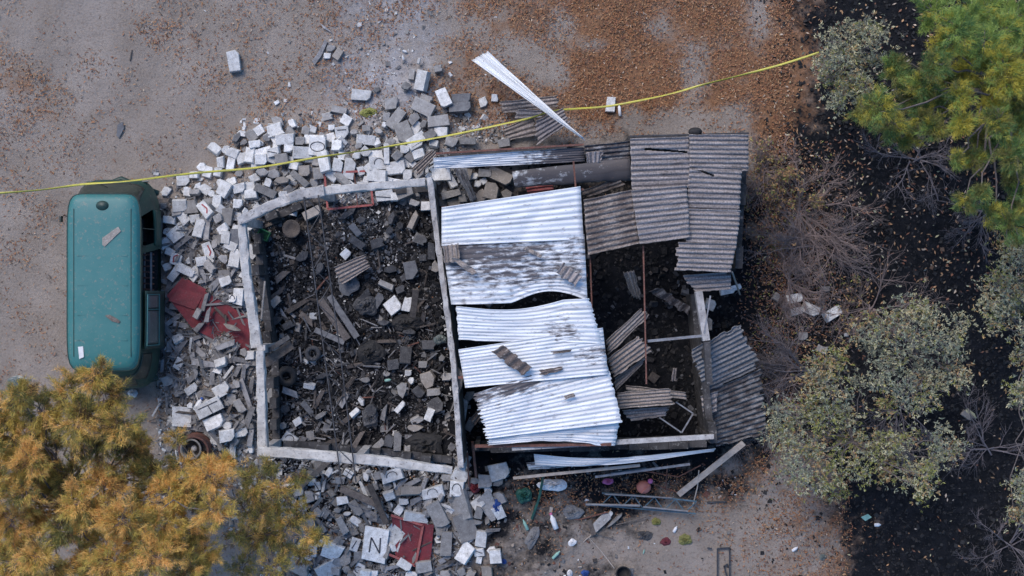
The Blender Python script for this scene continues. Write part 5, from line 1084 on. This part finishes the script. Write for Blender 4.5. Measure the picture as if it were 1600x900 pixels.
bl_ = [(x, y, rq.uniform(2.2, 3.4), r, .6, int(r * .8), cw) for (x, y, r, cw) in [(400, 745, 26, Cc), (440, 765, 26, Bc), (385, 790, 28, Cc), (430, 805, 26, Bc), (470, 800, 20, Bc), (400, 840, 30, Bc), (440, 850, 28, Bc), (480, 840, 18, Bc), (380, 885, 28, Bc), (430, 890, 30, Bc), (500, 840, 14, Bc), (465, 745, 16, Cc), (425, 725, 16, Cc), (420, 835, 24, Bc), (450, 820, 22, A), (405, 810, 22, Bc), (470, 870, 20, Bc), (395, 765, 20, A), (370, 840, 20, Cc), (275, 685, 14, Bc)]]
plant("pine_tree", "smaller sparse olive and ochre pine right of the big lower left one", "tree", (420, 840), bl_, PM, dict(PINE, n=13), 102, trunk_r=.09)
GM = ["needle_lime", "needle_green", "needle_yellow", "needle_olive"]
g1, g2, g3, g4 = [5, 3, 1, 0], [1, 5, 1, 3], [2, 1, 6, 1], [1, 3, 2, 4]
bl_ = [(x, y, rq.uniform(3.6, 5.4), r, .6, int(r * .95), cw) for (x, y, r, cw) in [(1465, 20, 36, g1), (1500, 45, 34, g1), (1540, 15, 38, g1), (1590, 30, 40, g1), (1480, 70, 24, g3), (1540, 70, 28, g1), (1600, 80, 36, g3), (1460, 100, 24, g2), (1445, 135, 26, g2), (1400, 120, 22, g2),
    (1400, 100, 16, g2), (1430, 155, 24, g2), (1480, 125, 24, g4), (1515, 115, 26, g3), (1545, 100, 20, g3), (1580, 125, 32, g3), (1525, 90, 18, g2), (1475, 165, 18, g4), (1375, 165, 26, g4), (1395, 195, 26, g4), (1350, 175, 18, g4), (1415, 215, 20, g4), (1465, 200, 22, g4), (1505, 195, 20, g3), (1550, 165, 22, g3),
    (1590, 170, 30, g4), (1560, 225, 24, g2), (1590, 240, 28, g2), (1530, 215, 14, g4), (1520, 250, 20, g4), (1495, 250, 10, g4), (1585, 280, 22, g2), (1510, 312, 16, g2), (1535, 300, 12, g4), (1555, 340, 20, g4), (1585, 350, 30, g2), (1595, 320, 20, g4), (1620, 200, 40, g4), (1620, 60, 40, g3), (1630, 300, 40, g4), (1560, 140, 30, g3), (1590, 205, 26, g3), (1570, 100, 30, g3), (1500, 150, 22, g3), (1560, 190, 26, g4), (1600, 145, 30, g3), (1520, 30, 30, g1), (1570, 50, 30, g1), (1440, 185, 20, g4), (1460, 155, 18, g2)]]
plant("pine_tree", "tall green and yellow pine in the upper right corner", "tree", (1580, 140), bl_, GM, dict(PINE, twig="twig_grey"), 103, trunk_r=.18)
LEAF = dict(leaf=True, n=8, len=.066, w=.0095, spread=1.0, tufts=6, loose=.11, twig_every=2, droop=.05, twig="twig_grey", tr=.008)
LM_ = ["leaf_sage", "leaf_pale", "leaf_grey", "leaf_amber", "leaf_moss"]
s1, s2, s3, s4 = [4, 3, 4, 1, 1], [3, 4, 2, 2, 2], [1, 3, 1, 6, 4], [2, 3, 2, 2, 6]
bl_ = [(x, y, rq.uniform(1.8, 2.8), r, .7, int(r * .8), cw) for (x, y, r, cw) in [(1300, 65, 20, s1), (1330, 55, 18, s1), (1355, 45, 20, s1), (1372, 55, 14, s1), (1295, 95, 20, s1), (1320, 90, 24, s2), (1345, 80, 16, s1), (1300, 125, 22, s2), (1335, 115, 24, s2), (1365, 90, 12, s1), (1320, 145, 20, s4), (1350, 130, 18, s2), (1355, 155, 18, s4), (1310, 160, 14, s1)]]
plant("sage_bush", "grey green leafy bush at the right end of the yellow tape", "bush", (1325, 105), bl_, LM_, LEAF, 104, trunk_r=.05, group="grey green leafy bushes")
bl_ = [(x, y, rq.uniform(1.6, 3.0), r, .7, int(r * .72), cw) for (x, y, r, cw) in [(1285, 570, 26, s3), (1310, 560, 22, s3), (1270, 600, 24, s3), (1300, 610, 30, s2), (1260, 640, 26, s4), (1295, 655, 32, s4), (1240, 670, 26, s2), (1325, 640, 20, s2), (1230, 700, 30, s2), (1275, 705, 34, s4), (1320, 690, 30, s4), (1245, 740, 28, s1),
    (1290, 745, 26, s4), (1340, 730, 28, s4), (1310, 770, 16, s4), (1360, 695, 22, s4), (1380, 725, 28, s3), (1405, 690, 24, s4), (1420, 735, 30, s2), (1445, 750, 20, s4), (1450, 715, 24, s2), (1470, 690, 20, s1), (1490, 700, 16, s2), (1440, 770, 10, s4), (1210, 680, 20, s1), (1215, 640, 14, s1), (1345, 600, 12, s1)]]
plant("sage_bush", "large green and amber leafy bush below the pale fallen blocks", "bush", (1310, 690), bl_, LM_, LEAF, 105, trunk_r=.07, group="grey green leafy bushes")
bl_ = [(x, y, rq.uniform(1.8, 3.0), r, .7, int(r * .7), cw) for (x, y, r, cw) in [(1410, 490, 26, s2), (1445, 490, 28, s2), (1380, 515, 24, s1), (1420, 530, 30, s1), (1460, 525, 26, s1), (1390, 560, 28, s1), (1435, 570, 32, s1), (1480, 570, 24, s1), (1370, 590, 18, s1), (1410, 610, 24, s1), (1460, 605, 26, s2), (1490, 540, 16, s2), (1500, 590, 16, s2), (1500, 505, 14, s1), (1370, 545, 20, s1), (1440, 635, 16, s2), (1350, 520, 18, s1), (1385, 635, 16, s3)]]
plant("sage_bush", "pale blue green leafy bush right of the pale fallen blocks", "bush", (1430, 550), bl_, LM_, LEAF, 106, trunk_r=.06, group="grey green leafy bushes")
bl_ = [(x, y, rq.uniform(2.4, 3.4), r, .7, int(r * .95), cw) for (x, y, r, cw) in [(1570, 385, 18, s3), (1590, 410, 24, s2), (1560, 445, 22, s2), (1590, 450, 24, s2), (1550, 475, 20, s2), (1580, 490, 26, s2), (1610, 480, 24, s2), (1555, 505, 12, s2), (1600, 520, 16, s1), (1595, 560, 12, s2), (1590, 605, 14, s2), (1605, 620, 16, s2), (1620, 400, 30, s2), (1595, 760, 16, s2), (1610, 790, 20, s4), (1585, 800, 10, s2)]]
plant("sage_bush", "grey green bush cut by the right edge of the picture", "bush", (1610, 480), bl_, LM_, LEAF, 107, trunk_r=.06, group="grey green leafy bushes")

def bare(name, label, px, py, spread_px, hgt, n, seed, mt="twig_grey", az=(0, 6.283), leaves_=None, r0=.02, group="bare leafless bushes", flat_=.4):
    rr = random.Random(seed); B = W(px, py, 0); root = thing(name, label, "bare bush", B, 0, group); big = MB(); small = MB(); tips = []
    def grow(p, d, L, r, dep):
        seg = 4; pts = [p]
        for i in range(seg):
            d = (d + Vector((rr.gauss(0, .14), rr.gauss(0, .14), rr.gauss(0, .06)))).normalized(); pts.append(pts[-1] + d * L / seg)
            if dep > 0:
                for q in range(2 if dep < 3 else 1):
                    if rr.random() < .9:
                        s = (d + Vector((rr.gauss(0, .55), rr.gauss(0, .55), rr.gauss(0, .2)))).normalized(); grow(pts[-1], s, L * rr.uniform(.4, .7), r * .5, dep - 1)
        (big if r > .007 else small).tube(pts, [max(.0022, r * (1 - .65 * i / seg)) for i in range(seg + 1)], 5 if r > .007 else 3, cap=False); tips.append(pts[-1]); tips.append(pts[-2])
    for k in range(n):
        a = rr.uniform(*az); d = Vector((math.cos(a), math.sin(a), rr.uniform(flat_ * .5, flat_ * 1.6))).normalized(); grow(Vector((rr.gauss(0, .05), rr.gauss(0, .05), hgt * rr.uniform(0, .25))), d, m(spread_px) * rr.uniform(.45, .8), r0 * rr.uniform(.6, 1.1), 3 if k % 2 == 0 else 2)
    o_ = len(big.V); big.V += small.V; big.F += [[q + o_ for q in f] for f in small.F]; big.M += small.M
    big.build("stems", mt, root)
    if leaves_:
        cx, cy, rad, cnt, mats = leaves_; c = W(cx, cy, .8) - B; T = [t for t in tips if (Vector((t.x, t.y, 0)) - Vector((c.x, c.y, 0))).length < m(rad)]; rr.shuffle(T); T = T[:cnt]
        if T:
            Vv, kk, mi = needles(np.array([t[:] for t in T]), np.tile([0, 0, 1.0], (len(T), 1)), 6, .08, .014, 1.0, np.ones(len(mats)) / len(mats), True)
            link("leaves", npmesh("leaves", Vv, 4, mats, mi), root)
    return root
AM = ["leaf_amber", "leaf_moss", "litter_tan"]
bare("bare_bush", "bare bush with orange tipped leaves beside the top right roof edge", 1250, 330, 105, .3, 15, 201, "twig_pink", leaves_=(1240, 300, 42, 130, AM))
bare("bare_bush", "leafless bush with arching twigs right of the roof edge, middle height", 1275, 385, 100, .3, 16, 202, leaves_=(1295, 300, 24, 25, AM))
bare("bare_bush", "leafless twigs fanning out over the hanging bluish sheet", 1260, 580, 120, .5, 13, 203, az=(2.2, 4.0), r0=.018)
bare("bare_bush", "leafless twigs above the pale fallen blocks", 1235, 440, 80, .3, 11, 204, "twig_pink", leaves_=(1215, 330, 60, 60, AM))
bare("bare_bush", "reddish leafless twigs left of the large amber bush", 1195, 640, 75, .3, 11, 205, "twig_pink", leaves_=(1200, 620, 50, 40, AM))
bare("bare_bush", "leafless twigs between the two big leafy bushes", 1360, 480, 80, .3, 11, 206, "twig_pink", leaves_=(1340, 480, 50, 80, AM))
bare("bare_bush", "leafless grey twigs poking through the large amber bush", 1240, 740, 80, 1.2, 9, 212, "twig_pink", leaves_=(1240, 740, 60, 60, AM))
bare("bare_bush", "leafless grey twigs at the lower edge of the pale blue green bush", 1400, 640, 90, 1.2, 9, 213, leaves_=(1400, 640, 70, 70, AM))
bare("bare_bush", "leafless bush on burnt ground in the lower right corner", 1575, 850, 90, .3, 9, 207)
bare("bare_bush", "faint leafless twigs under the tall green pine", 1430, 250, 90, .3, 9, 208)
bare("bare_bush", "leafless twigs left of the right edge bush", 1540, 330, 90, .4, 6, 209, az=(2.6, 4.6))
bare("bare_bush", "leafless twigs by the top right roof corner", 1195, 270, 60, .2, 9, 210, "twig_pink", leaves_=(1195, 270, 60, 90, AM))
bare("bare_bush", "leafless twigs on burnt ground at the far right middle", 1545, 700, 90, .3, 6, 211)
# loose dry leaves cover of the twig thicket
leaves("thicket_litter", "brown leaves and twigs caught under the bare bushes", 5200, lambda x, y: np.exp(-(((x - 1235) / 70) ** 2) - ((y - 420) / 190) ** 2) * .8, ["litter_red", "litter_tan", "litter_dark", "leaf_moss", "twig_grey"], [.3, .12, .28, .08, .22], (.07, .02), (1150, 1420, 220, 800), lambda x, y: hz(x, y) + .03)
